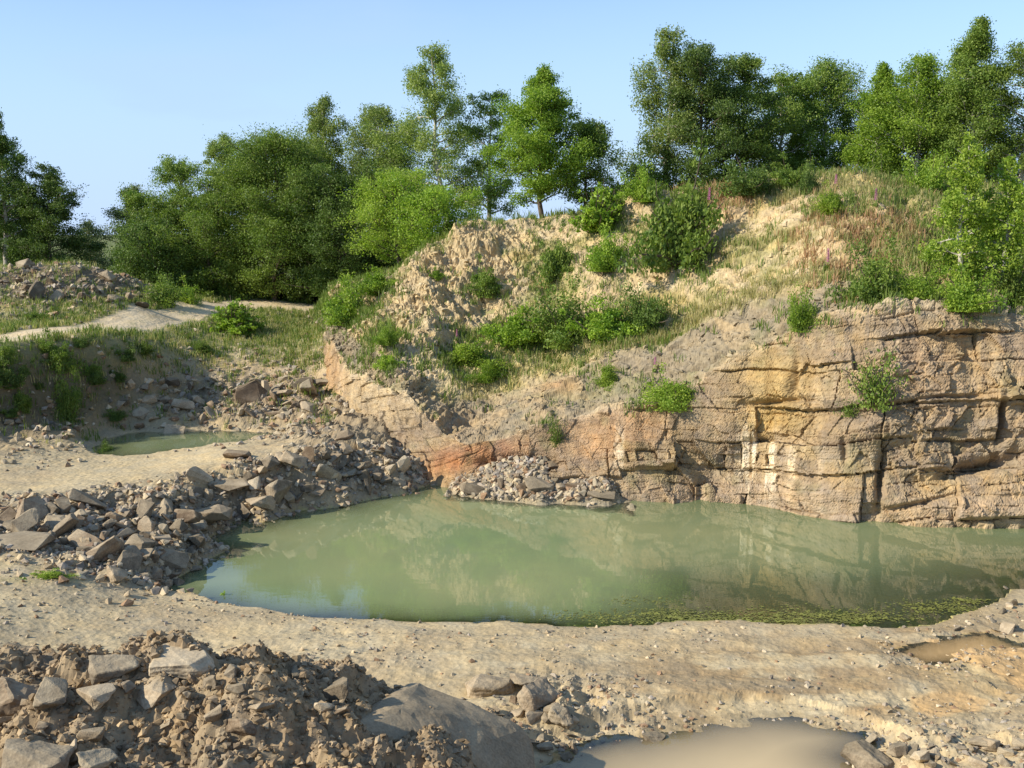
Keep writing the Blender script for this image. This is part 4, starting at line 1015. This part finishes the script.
# kind, px centre, top py, depth, base z offset, radius m, profile, leaf material, options, label
TREES = [
 # far left
 ('birch_tree', -4, 103, 80, dict(rad=1.9, h0=.18, prof='tall', mk='dark', droop=.35, hang=.5, n=24000), 'tall dark birch cut by the left edge of the picture'),
 ('tree', 48, 172, 80, dict(rad=2.4, h0=.12, prof='round', mk='dark', n=20000), 'round dark tree right of the tall birch at the left edge'),
 ('tree', 22, 205, 86, dict(rad=3.0, h0=.1, prof='round', mk='dark', n=13000), 'low dark tree filling in behind the birch at the left edge'),
 ('tree', 92, 222, 92, dict(rad=2.0, h0=.05, prof='open', mk='blue', n=4200, clump=.35), 'thin grey-green sapling in the gap left of the tree belt'),
 ('tree', 128, 190, 84, dict(rad=2.5, h0=.1, prof='open', mk='blue', n=12000), 'loose grey-green tree at the left end of the central tree belt'),
 ('tree', 160, 205, 80, dict(rad=2.4, h0=.05, prof='round', mk='mid', n=14000), 'low bushy tree between the loose grey-green tree and the slender one'),
 ('tree', 186, 162, 84, dict(rad=2.8, h0=.1, prof='round', mk='mid', n=17000), 'mid green tree with a sloping outline left of the tall pale crown'),
 ('tree', 222, 132, 86, dict(rad=2.7, h0=.15, prof='tall', mk='birch', n=18000), 'tall pale-topped tree just behind and left of the big round maple'),
 ('maple_tree', 270, 138, 78, dict(rad=3.7, h0=.02, prof='round', mk='mid', n=46000, clump=.40, nl=60), 'big dense round maple standing above the bend of the track'),
 ('birch_tree', 325, 94, 84, dict(rad=3.2, h0=.15, prof='tall', mk='birch', n=24000, droop=.35, hang=.5), 'tall weeping birch right behind the big round maple'),
 ('birch_tree', 368, 102, 82, dict(rad=3.4, h0=.12, prof='round', mk='birch', n=24000, droop=.35, hang=.5), 'broad birch with white stems between the weeping birch and the airy tall one'),
 ('tree', 340, 185, 76, dict(rad=3.3, h0=.04, prof='round', mk='dark', n=22000), 'dark low tree in the shade below the two birches'),
 ('birch_tree', 440, 40, 69, dict(rad=2.9, h0=.18, prof='open', mk='birch', n=17000, droop=.2, hang=.35, up=.5, nl=26), 'tallest birch of the middle group with sky showing through its open crown'),
 ('birch_tree', 488, 92, 72, dict(rad=2.3, h0=.1, prof='open', mk='mid', n=9000, droop=.1, up=.5, nl=22), 'thin leafy birch in the gap between the tallest birch and the cone-shaped tree'),
 ('maple_tree', 398, 186, 62, dict(rad=2.4, h0=.1, prof='round', mk='lime', n=13000), 'small bright green maple on the left shoulder of the mound'),
 ('maple_tree', 430, 205, 60, dict(rad=2.0, h0=.1, prof='round', mk='bright', n=9000), 'small leafy maple right of the brighter one on the shoulder of the mound'),
 ('tree', 543, 62, 59, dict(rad=2.9, h0=.1, prof='cone', mk='bright', n=30000, up=.8, nl=46), 'cone-shaped dense green tree on the crest of the mound'),
 ('tree', 585, 128, 60, dict(rad=1.7, h0=.1, prof='round', mk='mid', n=9000), 'lower side tree leaning out right of the cone-shaped tree'),
 ('tree', 248, 150, 84, dict(rad=2.8, h0=.04, prof='round', mk='mid', n=18000), 'mid green tree showing between the tall pale-topped tree and the big maple'),
 ('tree', 303, 140, 86, dict(rad=3.0, h0=.04, prof='round', mk='dark', n=20000), 'dark tree filling the gap between the big round maple and the weeping birch'),
 ('tree', 205, 195, 78, dict(rad=2.6, h0=.02, prof='round', mk='mid', n=16000), 'low mid green tree in front of the pale-topped tree beside the big maple'),
 ('tree', 148, 228, 77, dict(rad=2.2, h0=.02, prof='round', mk='dark', n=12000), 'lowest dark tree at the left end of the central tree belt'),
 ('tree', 395, 150, 79, dict(rad=3.0, h0=.03, prof='round', mk='mid', n=16000), 'mid green tree behind the small bright maple on the mound shoulder'),
 # right group
 ('birch_tree', 668, 28, 63, dict(rad=2.4, h0=.12, prof='open', mk='birch', n=14000, droop=.4, hang=.6, nl=28), 'slender weeping birch at the left end of the right-hand trees'),
 ('cherry_tree', 706, 48, 62, dict(rad=2.7, h0=.08, prof='tall', mk='dark', n=21000, up=.55), 'dark-leaved cherry right beside the slender weeping birch'),
 ('cherry_tree', 748, 58, 63, dict(rad=2.5, h0=.08, prof='tall', mk='mid', n=20000, up=.6), 'mid green tree with a spiky top right of the dark cherry'),
 ('birch_tree', 783, 78, 66, dict(rad=2.3, h0=.08, prof='round', mk='mid', n=14000, droop=.2), 'rounded shorter tree between the spiky-topped tree and the weeping round birch'),
 ('birch_tree', 828, 62, 67, dict(rad=2.7, h0=.12, prof='round', mk='mid', n=21000, droop=.45, hang=.6), 'round weeping birch standing alone in the dip of the right-hand treeline'),
 ('ash_tree', 882, 58, 60, dict(rad=2.4, h0=.06, prof='cone', mk='bright', n=16000, up=.9), 'young light green tree with a pointed top right of the weeping round birch'),
 ('ash_tree', 922, 60, 59, dict(rad=2.4, h0=.1, prof='tall', mk='bright', n=15000, up=.8), 'light green tree with a thin pale stem near the right of the crest'),
 ('tree', 905, 100, 68, dict(rad=3.2, h0=.04, prof='round', mk='dark', n=18000), 'dark tree in the background behind the young light green ones'),
 ('birch_tree', 985, 12, 57, dict(rad=2.7, h0=.12, prof='cone', mk='mid', n=24000, up=.75, nl=44), 'tallest tree of the right-hand group with a thin spire'),
 ('birch_tree', 1030, 45, 56, dict(rad=2.6, h0=.08, prof='tall', mk='mid', n=20000), 'broad green tree cut by the right edge of the picture'),
 ('tree', 960, 95, 60, dict(rad=2.4, h0=.05, prof='round', mk='mid', n=14000), 'bushy tree in front of the tallest tree of the right-hand group'),
]
for i, (kind, px, ty, dep, o_, lab) in enumerate(TREES):
    o_ = dict(o_); n = o_.pop('n'); nl = int(1.5 * o_.pop('nl', 34)); mk = o_.pop('mk'); prof = o_.pop('prof'); rad = o_.pop('rad') * 1.08
    x = (px - 512) / F * (dep * CP + 3 * 0) ; top = at(px, ty, dep); x = top[0]
    z0 = topz(x, dep) - .1; h = top[2] - z0
    ms = tree_meshes(h, rad, o_.pop('h0'), nl, int(n * 2.5), .062 + .0008 * dep, mk, M_birchbark if 'birch' in kind or 'ash' in kind else M_bark, 900 + i * 13, prof, **o_)
    place_plant(kind, 'tree', ms, (x, dep, z0), 1, 0, lab)
# young birch on the slope at right, stems visible
for px, py, top_, w_, lab in ((962, 290, 128, 1.15, 'slim young light green birch growing on the slope below the right-hand trees'), (1003, 285, 150, 1.05, 'second young birch right of the slim one on the slope near the right edge')):
    p = hill_at(px, py); h = at(px, top_, p[1])[2] - p[2]
    ms = tree_meshes(h, w_, .12, 34, 10000, .12, 'lime', M_birchbark, 1500 + px, 'tall', up=.6, droop=.35, clump=.24, hang=.5)
    place_plant('young_birch', 'tree', ms, p - (0, 0, .1), 1, 0, lab)

# understory bushes and slope shrubs: variants shared by copies
def shrub_meshes(mk, seed, n=9000, leaf=.062, open_=.25, stems=12, dens=1, flat=.9):
    g_ = np.random.default_rng(seed); acc = Acc(); cen = []; rad_ = []
    az0 = g_.uniform(0, 6.283)
    for i in range(int(stems * 1.6)):
        az = g_.uniform(0, 6.283); el = g_.uniform(.1, 1.5); L_ = g_.uniform(.35, 1.1) * (1 + .25 * math.cos(2 * (az - az0)))
        d = np.array([math.cos(az) * math.cos(el), math.sin(az) * math.cos(el), math.sin(el) * flat])
        q = np.linspace(0, 1, 5)[:, None]; pth = d * L_ * q + np.cumsum(g_.normal(0, .04, (5, 3)), 0) * (q > 0)
        acc.add(tube(pth, np.linspace(.02, .005, 5), 4))
        for e_ in np.linspace(.3, 1, 6):
            cen.append(d * L_ * e_ + g_.normal(0, .07, 3)); rad_.append(g_.uniform(.35, 1.25) * (1.25 - .6 * e_))
    cen = np.array(cen); rad_ = np.array(rad_); w = rad_**1.5 * g_.choice([.1, .6, 1.3], len(cen)); pick = g_.choice(len(cen), n, p=w / w.sum())
    C_ = cen[pick] + np.clip(g_.normal(0, 1, (n, 3)), -1.8, 1.8) * (open_ * .52 * rad_[pick])[:, None] * np.array([1, 1, .75]); C_[:, 2] = np.maximum(C_[:, 2], -.05)
    T_ = np.clip(.5 + .28 * g_.normal(0, 1, len(cen))[pick] + .25 * g_.normal(0, 1, n), 0, 1)
    return acc.mesh('stems', M_bark), leaves_mesh('foliage', C_, T_, leaf, M_leaf[mk], g_)
SHV = {}
for mk in ('mid', 'bright', 'lime', 'dark'):
    SHV[mk] = [shrub_meshes(mk, 70 + k + ord(mk[0]), open_=(.22, .3)[k], stems=(11, 16)[k]) for k in range(2)]
SHV['broom'] = [shrub_meshes('bright', 88, n=9000, leaf=.09, open_=.12, stems=60, flat=1.0), shrub_meshes('mid', 89, n=8000, leaf=.09, open_=.12, stems=50)]
SHV['thin'] = [shrub_meshes('russet', 90, n=1500, leaf=.07, open_=.3, stems=20), shrub_meshes('mid', 91, n=1300, leaf=.08, open_=.35, stems=16)]
sr = random.Random(5)
# px, py of the foot, width px, height px, kind, label
SHR = [
 (345, 318, 52, 38, 'bright', 'leafy green bush on the left corner of the mound beside the track', 'hill'),
 (375, 292, 40, 26, 'bright', 'low bush under the bright maple on the shoulder of the mound', 'hill'),
 (238, 331, 68, 28, 'broom', 'dense dark green broom bush between the track and the scree', 'ground'),
 (205, 352, 34, 14, 'mid', 'low green bush left of the broom bush below the track', 'ground'),
 (388, 340, 24, 20, 'bright', 'tiny bush in the hollow on the left face of the mound', 'hill'),
 (385, 365, 30, 18, 'lime', 'pale green tuft bush below the hollow on the mound', 'hill'),
 (674, 262, 78, 78, 'mid', 'largest bush on the upper slope below the crest', 'hill'),
 (600, 226, 66, 38, 'broom', 'feathery broom bush on the crest left of the largest bush', 'hill'),
 (645, 196, 44, 34, 'bright', 'bush with upright shoots on the crest beneath the slender weeping birch', 'hill'),
 (550, 280, 38, 42, 'mid', 'bush on the bare soil right of the middle of the mound', 'hill'),
 (602, 268, 50, 40, 'bright', 'spreading bush just below the feathery broom', 'hill'),
 (486, 296, 36, 32, 'mid', 'single bush on the tan soil of the left half of the mound', 'hill'),
 (516, 345, 66, 40, 'bright', 'left bush of the thicket across the middle of the slope', 'hill'),
 (562, 340, 74, 52, 'mid', 'tallest bush in the thicket across the middle of the slope', 'hill'),
 (606, 338, 70, 44, 'bright', 'bush in the right half of the thicket on the slope', 'hill'),
 (642, 326, 52, 44, 'dark', 'dark bush at the right end of the thicket on the slope', 'hill'),
 (470, 362, 58, 26, 'lime', 'low light green bush running down left of the thicket', 'hill'),
 (490, 378, 36, 20, 'bright', 'lowest small bush at the left foot of the thicket', 'hill'),
 (437, 276, 14, 12, 'bright', 'tiny green clump high on the left flank of the mound', 'hill'),
 (606, 383, 28, 24, 'lime', 'isolated bright green bush on the grey shale slope', 'hill'),
 (672, 404, 52, 34, 'lime', 'bright green bush on the ledge above the cliff', 'hill'),
 (802, 325, 34, 40, 'bright', 'bush at the edge where the shale meets the right-hand cliff', 'hill'),
 (872, 298, 62, 46, 'mid', 'broad bush above the right-hand cliff', 'hill'),
 (918, 292, 40, 26, 'bright', 'bush between the broad one and the young birches', 'hill'),
 (962, 306, 66, 42, 'bright', 'big leafy bush at the foot of the slim young birch', 'hill'),
 (1012, 300, 46, 40, 'mid', 'bush beside the right edge under the second young birch', 'hill'),
 (872, 400, 52, 62, 'thin', 'wispy brownish shrub hanging on the cliff face', 'hill'),
 (850, 412, 30, 20, 'thin', 'small sparse plant on the ledge left of the wispy cliff shrub', 'hill'),
 (792, 186, 40, 26, 'mid', 'low bush on the crest under the round weeping birch', 'hill'),
 (808, 190, 22, 30, 'dark', 'narrow upright bush on the crest beside the dip in the treeline', 'hill'),
 (925, 190, 44, 36, 'bright', 'bush on the crest under the light green tree with a pale stem', 'hill'),
 (745, 190, 66, 30, 'dark', 'dark low bush on the crest under the spiky-topped tree', 'hill'),
 (555, 440, 20, 34, 'thin', 'green weeds hanging in the crack beside the orange cliff face', 'hill'),
 (690, 205, 40, 24, 'mid', 'bush on the crest under the dark cherry', 'hill'),
 (980, 232, 60, 44, 'bright', 'bush in the shade below the tallest right-hand tree', 'hill'),
 (955, 262, 50, 36, 'lime', 'light green bush left of the slim young birch stem', 'hill'),
 (830, 210, 40, 22, 'lime', 'low pale bush in the dry grass near the top of the right slope', 'hill'),
 (107, 452, 22, 14, 'dark', 'dark tuft of plants on the left bank of the upper pond', 'ground'),
 (165, 304, 44, 24, 'mid', 'weedy bush on the right end of the spoil mound beyond the track', 'ground'),
 (190, 302, 30, 18, 'lime', 'light weedy bush between the spoil mound and the track bend', 'ground'),
 (40, 320, 26, 12, 'mid', 'small weedy bush at the left of the strip above the track', 'ground'),
 (225, 600, 18, 14, 'lime', 'small plant at the near left edge of the pond', 'ground'),
 (50, 574, 40, 8, 'lime', 'flat creeping weeds at the edge of the rubble near the dirt track', 'ground'),
 (60, 372, 40, 30, 'mid', 'bush on the shaded bank under the track near the left edge', 'ground'),
 (10, 385, 34, 36, 'dark', 'dark bush on the shaded bank at the left edge of the picture', 'ground'),
 (70, 420, 24, 40, 'mid', 'tall weeds at the foot of the shaded bank left of the upper pond', 'ground'),
]
for px, py, wp, hp_, kind, lab, where in SHR:
    p = hill_at(px, py) if where == 'hill' else ground_at(px, py)
    w_ = wp / F * p[1] * .66; hh = hp_ / F * p[1] * 1.12
    k = sr.randrange(2)
    nm = {'broom': 'broom_bush', 'thin': 'sparse_shrub'}.get(kind, 'bush')
    place_plant(nm, 'bush', SHV[kind][k], p - (0, 0, .05), (w_ * sr.uniform(.85, 1.25), w_ * sr.uniform(.7, 1.1), hh * sr.uniform(.9, 1.1)), 0 * w_ + sr.uniform(0, 6.28), lab, names=('stems', 'foliage'))
# the understory in the shade beneath the belt of trees
ul = 'dark leafy undergrowth bush in the shade beneath the belt of trees behind the track'
for i in range(34):
    px = 110 + i * 9.5 + sr.uniform(-8, 8); dep = sr.uniform(76, 88); p = at(px, 290, dep)
    z = topz(p[0], dep)
    s_ = sr.uniform(1.4, 2.6)
    place_plant('undergrowth_bush', 'bush', SHV[sr.choice(['dark', 'mid', 'dark'])][sr.randrange(2)], (p[0], dep, z - .1), (s_, s_, s_ * sr.uniform(.9, 1.5)), sr.uniform(0, 6), ul, 'undergrowth bushes beneath the belt of trees', names=('stems', 'foliage'))
for i in range(10):
    px = -10 + i * 11; dep = sr.uniform(79, 84); p = at(px, 290, dep); s_ = sr.uniform(1.3, 2.1)
    place_plant('undergrowth_bush', 'bush', SHV['dark'][sr.randrange(2)], (p[0], dep, zg(p[0], dep) - .1), (s_, s_, s_ * 1.2), sr.uniform(0, 6), 'dark undergrowth bush below the far left trees behind the spoil mound', 'undergrowth bushes beneath the far left trees', names=('stems', 'foliage'))
for i in range(30):
    px = 620 + i * 14.5 + sr.uniform(-6, 6); dep = sr.uniform(57, 66); p = at(px, 190, dep); s_ = sr.uniform(1.1, 2.0)
    place_plant('undergrowth_bush', 'bush', SHV[sr.choice(['dark', 'mid', 'mid'])][sr.randrange(2)], (p[0], dep, topz(p[0], dep) - .1), (s_, s_, s_ * sr.uniform(.9, 1.4)), sr.uniform(0, 6), 'undergrowth bush beneath the right-hand trees along the crest', 'undergrowth bushes beneath the right-hand trees', names=('stems', 'foliage'))

for i in range(16):
    px = -10 + i * 10 + sr.uniform(-6, 6); py = sr.choice([352, 368, 385, 400, 415]) + sr.uniform(-6, 6)
    p = ground_at(px, py); s_ = sr.uniform(.35, .8)
    place_plant('bush', 'bush', SHV[sr.choice(['dark', 'mid'])][sr.randrange(2)], p - (0, 0, .05), (s_, s_, s_ * sr.uniform(.9, 1.5)), sr.uniform(0, 6), 'dark weedy bush on the shaded bank below the track at the left', 'weedy bushes on the shaded bank', names=('stems', 'foliage'))
# grass
def grass_mesh(name, pts, hts, mat, seed, nb=9, spread=.12, wid=.03):
    g_ = np.random.default_rng(seed); n = len(pts)
    P0 = np.repeat(pts, nb, 0) + np.concatenate([g_.normal(0, spread, (n * nb, 2)), np.zeros((n * nb, 1))], 1)
    hh = np.repeat(hts, nb) * g_.uniform(.5, 1.2, n * nb)
    ln = g_.normal(0, .28, (n * nb, 2)) * hh[:, None]
    tip = P0 + np.concatenate([ln, hh[:, None]], 1); midp = P0 + np.concatenate([ln * .35, hh[:, None] * .6], 1)
    a = g_.uniform(0, 6.283, n * nb); w_ = np.stack([np.cos(a), np.sin(a), 0 * a], 1) * wid * g_.uniform(.6, 1.4, (n * nb, 1))
    P0[:, 2] -= .05
    V = np.stack([P0 - w_ * .5, P0 + w_ * .5, midp + w_ * .5, tip, midp - w_ * .5], 1).reshape(-1, 3)
    b0 = np.arange(n * nb)[:, None] * 5
    Fq = np.concatenate([b0 + [0, 1, 2], b0 + [0, 2, 4], b0 + [4, 2, 3]], 0)
    T_ = np.clip(np.repeat(g_.random(n), nb) * .6 + .4 * g_.random(n * nb), 0, 1)
    return link(name, mesh_np(name, V, Fq, mat, tint=np.repeat(T_, 5)))
def hill_pts(w, n, seed):
    g_ = np.random.default_rng(seed); ok = ((V_ > 1.9) & (V_ < 6.0) & (IPX > 300) & (IPX < 1080))
    w = (w * ok).ravel(); w = np.clip(w, 0, None)
    i = g_.choice(len(w), n, p=w / w.sum()); return Pd.reshape(-1, 3)[i], g_
G = lambda *a: blob(HPX, HPY, *a)
feet = np.zeros(V_.shape)
for q_ in SHR:
    if q_[6] == 'hill': feet = np.maximum(feet, G(q_[0], q_[1] - 3, q_[2] * .75, q_[3] * .35))
wg = 1.3 * feet * (1 - .5 * shale) + soil * gg * .30 + 1.2 * G(560, 335, 90, 28, -8) + .9 * G(470, 355, 40, 30) + .5 * G(385, 350, 25, 30) + .7 * G(930, 230, 80, 60) + .5 * G(640, 420, 8, 30) + .5 * G(555, 440, 12, 30) * 1 + .4 * G(540, 215, 60, 8) + .25 * G(850, 390, 50, 60) + (V_ > 4.85) * .5
p, g_ = hill_pts(wg, 5600, 1)
tag(grass_mesh('slope_grass', p, g_.uniform(.15, .5, len(p)), M_grass, 2), 'green grass and weeds growing over the slope of the mound', 'grass', None, 'stuff')
wd = .9 * G(700, 318, 120, 9, -20) + .4 * G(480, 395, 50, 6, -14) + .55 * G(820, 225, 110, 40) * sstep(-.2, .4, nT) + .5 * G(760, 290, 60, 20, -20) * sstep(-.3, .3, nT) + .25 * soil * gg + .8 * G(820, 185, 120, 8) + .5 * G(900, 240, 40, 30)
wd = wd * (1 - .92 * shale)
p, g_ = hill_pts(wd, 3000, 3)
tag(grass_mesh('dry_grass', p, g_.uniform(.12, .45, len(p)), M_dry, 4, wid=.022), 'dry straw-coloured grass on the upper right of the slope', 'dry grass', None, 'stuff')
wr = G(725, 200, 26, 14) + .7 * G(870, 235, 40, 26) + .4 * G(820, 250, 30, 30)
p, g_ = hill_pts(wr, 330, 5)
tag(grass_mesh('russet_grass', p, g_.uniform(.2, .6, len(p)), M_red, 6, wid=.03), 'russet seeding sorrel on the crest and upper right slope', 'sorrel', None, 'stuff')
def dgr(X_, Y_, Z_, px, py):
    w = (Z_ > 3.0) * .5 * (1 - .8 * rubble_mask(px, py)) * (1 - .75 * np.clip(1.4 * blob(px, py, 55, 278, 90, 17), 0, 1)) + blob(px, py, 50, 390, 60, 40) * .5 + blob(px, py, 130, 310, 90, 14) * .8 + .5 * blob(px, py, 300, 350, 30, 40) + .12 * (py < 430)
    w = w * sstep(1.0, 1.35, trackdist(X_, Y_))
    return np.clip(w, 0, 1)
    # off the track
    for (ax, ay, aw), (bx, by, bw) in zip(TRK[:-1], TRK[1:]):
        ex, ey = bx - ax, by - ay; t = np.clip(((X_ - ax) * ex + (Y_ - ay) * ey) / (ex * ex + ey * ey), 0, 1)
        w = w * (np.hypot(X_ - ax - t * ex, Y_ - ay - t * ey) > aw * .8 + .15)
    return np.clip(w, 0, 1)
p, g_ = field_pts(9000, dgr, (-36, -8), (42, 80), 71)
k = g_.random(len(p)) < .62
tag(grass_mesh('terrace_grass', p[k], g_.uniform(.12, .45, k.sum()), M_grass, 72), 'green grass and weeds along the track and on the banks of the upper terrace', 'grass', None, 'stuff')
tag(grass_mesh('terrace_dry_grass', p[~k], g_.uniform(.12, .4, (~k).sum()), M_dry, 73, wid=.022), 'dry grass mixed into the weeds beside the track', 'dry grass', None, 'stuff')

# foxgloves
def foxglove_meshes():
    g_ = np.random.default_rng(3); acc = Acc()
    acc.add(tube([(0, 0, 0), (.02, 0, .6), (.0, .02, 1.25)], [.014, .011, .005], 5))
    n = 60; t = np.linspace(.45, 1.22, n); a = np.arange(n) * 2.4; r_ = .075 * (1.25 - t) / .8 + .012
    V = []; Fq = []
    for i in range(n):
        c = np.array([math.cos(a[i]) * r_[i], math.sin(a[i]) * r_[i], t[i]]); o_ = c + np.array([math.cos(a[i]) * .05, math.sin(a[i]) * .05, -.035]); w_ = .022
        b0 = len(V); s1_ = np.array([-math.sin(a[i]), math.cos(a[i]), 0]) * w_; u_ = np.array([0, 0, w_])
        V += [c, o_ + s1_, o_ + u_, o_ - s1_, o_ - u_]
        Fq += [(b0, b0 + 1, b0 + 2), (b0, b0 + 2, b0 + 3), (b0, b0 + 3, b0 + 4), (b0, b0 + 4, b0 + 1)]
    tv, tf = tube([(0, 0, .4), (.01, 0, .8), (0, .01, 1.24)], [.035, .03, .008], 5)
    b0 = len(V); V += list(tv); Fq += [(b0 + f_[0], b0 + f_[1], b0 + f_[2]) for f_ in tf] + [(b0 + f_[0], b0 + f_[2], b0 + f_[3]) for f_ in tf]
    fl = mesh_np('flowers', np.array(V), np.array(Fq), M_pink, tint=g_.random(len(V)))
    C_ = g_.normal(0, .1, (90, 3)); C_[:, 2] = np.abs(C_[:, 2]) + .02
    lv = leaves_mesh('leaves', C_, g_.random(90), .16, M_leaf['mid'], g_)
    return acc.mesh('stem', M_leaf['mid']), fl, lv
FX = foxglove_meshes()
for px, py, s_, lab in ((707, 204, 1.3, 'pink foxglove on the crest beside the russet sorrel under the cherry'), (874, 204, 1.1, 'pink foxglove in the dry grass on the crest near the young light green tree'), (825, 268, 1.2, 'pink foxglove alone in the middle of the right slope'),
                        (652, 372, .9, 'pink foxglove on the grey shale above the ledge bush'), (742, 188, 1.1, 'foxglove on the crest under the spiky-topped tree'), (833, 188, 1.0, 'foxglove beside the dip in the right-hand treeline'), (458, 338, .8, 'small foxglove on the tan soil left of the thicket')):
    place_plant('foxglove', 'flower', FX, hill_at(px, py), s_ * .55, sr.uniform(0, 6), lab, names=('stem', 'flowers', 'leaves'))

# algae tufts on the near shallows
g_ = np.random.default_rng(9); cl = []
for i in range(95):
    px = g_.choice([g_.normal(650, 30), g_.normal(830, 50), g_.normal(740, 90), g_.normal(950, 25)]); py = (622 if px < 900 else 614) - abs(g_.normal(0, 8))
    c0 = onz(px, py, 0); k_ = int(10 + 110 * g_.random()**2.5); sp_ = g_.uniform(.08, .4)
    q = np.stack([c0[0] + g_.normal(0, sp_ * 2.2, k_), c0[1] + g_.normal(0, sp_ * .6, k_), g_.uniform(.003, .012, k_)], 1); cl.append(q)
cl = np.concatenate(cl); cl = cl[shore(cl[:, 0], cl[:, 1], POND, .22, 0) < .1]
a_ = g_.uniform(0, 6.283, len(cl)); r_ = g_.uniform(.012, .045, len(cl)); fv = []
for k_ in range(5):
    t_ = a_ + k_ * 2 * math.pi / 5; rr_ = r_ * g_.uniform(.6, 1.3, len(cl))
    fv.append(cl + np.stack([np.cos(t_) * rr_, np.sin(t_) * rr_, g_.uniform(0, .006, len(cl))], 1))
fv = np.stack(fv, 1).reshape(-1, 3); b0 = np.arange(len(cl))[:, None] * 5
tag(link('pond_algae', mesh_np('pond_algae', fv, np.concatenate([b0 + [0, 1, 2], b0 + [0, 2, 3], b0 + [0, 3, 4]], 0), M_algae)), 'green algae scum floating along the near edge of the pond', 'algae', None, 'stuff')

# ------------------------------------------------------------------ light
AZ = (-.93, -.37); EL = R(31)
nz = math.hypot(*AZ); sd_ = Vector((AZ[0] / nz * math.cos(EL), AZ[1] / nz * math.cos(EL), math.sin(EL)))
sl_ = bpy.data.lights.new('sun', 'SUN'); sl_.energy = 5.0; sl_.angle = R(.53); sl_.color = (1, .91, .76)
so = bpy.data.objects.new('sun', sl_); COL.objects.link(so); so.rotation_euler = sd_.to_track_quat('Z', 'Y').to_euler(); so.location = (-30, -15, 40)
wd_ = bpy.data.worlds.new('World'); sc.world = wd_; wd_.use_nodes = True
N = wd_.node_tree.nodes; L = wd_.node_tree.links; N.clear()
sk = N.new('ShaderNodeTexSky'); sk.sky_type = 'NISHITA'; sk.sun_disc = False; sk.sun_elevation = EL; sk.sun_rotation = math.atan2(sd_.x, sd_.y)
sk.air_density = 1.0; sk.dust_density = 0; sk.ozone_density = 3.0
bg = N.new('ShaderNodeBackground'); bg.inputs['Strength'].default_value = .14
# thin high veil
tc = N.new('ShaderNodeTexCoord'); mp = N.new('ShaderNodeMapping'); mp.inputs['Scale'].default_value = (1.2, 1.2, 5); nz_ = N.new('ShaderNodeTexNoise'); nz_.inputs['Scale'].default_value = 1.6; nz_.inputs['Detail'].default_value = 5
L.new(tc.outputs['Generated'], mp.inputs['Vector']); L.new(mp.outputs[0], nz_.inputs['Vector'])
mr = N.new('ShaderNodeMapRange'); mr.inputs['From Min'].default_value = .42; mr.inputs['From Max'].default_value = .72; mr.inputs['To Max'].default_value = .8
L.new(nz_.outputs['Fac'], mr.inputs['Value'])
mx = N.new('ShaderNodeMix'); mx.data_type = 'RGBA'; mx.inputs[7].default_value = (2.75, 3.85, 5.8, 1)
sx = N.new('ShaderNodeSeparateXYZ'); L.new(tc.outputs['Generated'], sx.inputs[0])
hz = N.new('ShaderNodeMapRange'); hz.interpolation_type = 'SMOOTHSTEP'; hz.inputs['From Min'].default_value = .0; hz.inputs['From Max'].default_value = .30; hz.inputs['To Min'].default_value = .9; hz.inputs['To Max'].default_value = 0
L.new(sx.outputs['Z'], hz.inputs['Value'])
mxf = N.new('ShaderNodeMath'); mxf.operation = 'MAXIMUM'; L.new(hz.outputs['Result'], mxf.inputs[0]); L.new(mr.outputs['Result'], mxf.inputs[1])
L.new(mxf.outputs[0], mx.inputs['Factor']); L.new(sk.outputs[0], mx.inputs[6]); L.new(mx.outputs[2], bg.inputs['Color'])
wo = N.new('ShaderNodeOutputWorld'); L.new(bg.outputs[0], wo.inputs['Surface'])

sc.view_settings.view_transform = 'Standard'; sc.view_settings.look = 'None'; sc.view_settings.gamma = 1; sc.view_settings.exposure = .45
sc.render.engine = 'CYCLES'
sc.cycles.max_bounces = 6; sc.cycles.diffuse_bounces = 3; sc.cycles.glossy_bounces = 3; sc.cycles.transparent_max_bounces = 8
try:
    sc.cycles.use_denoising = True; sc.cycles.denoiser = 'OPENIMAGEDENOISE'; sc.cycles.denoising_input_passes = 'RGB_ALBEDO_NORMAL'
except Exception: pass
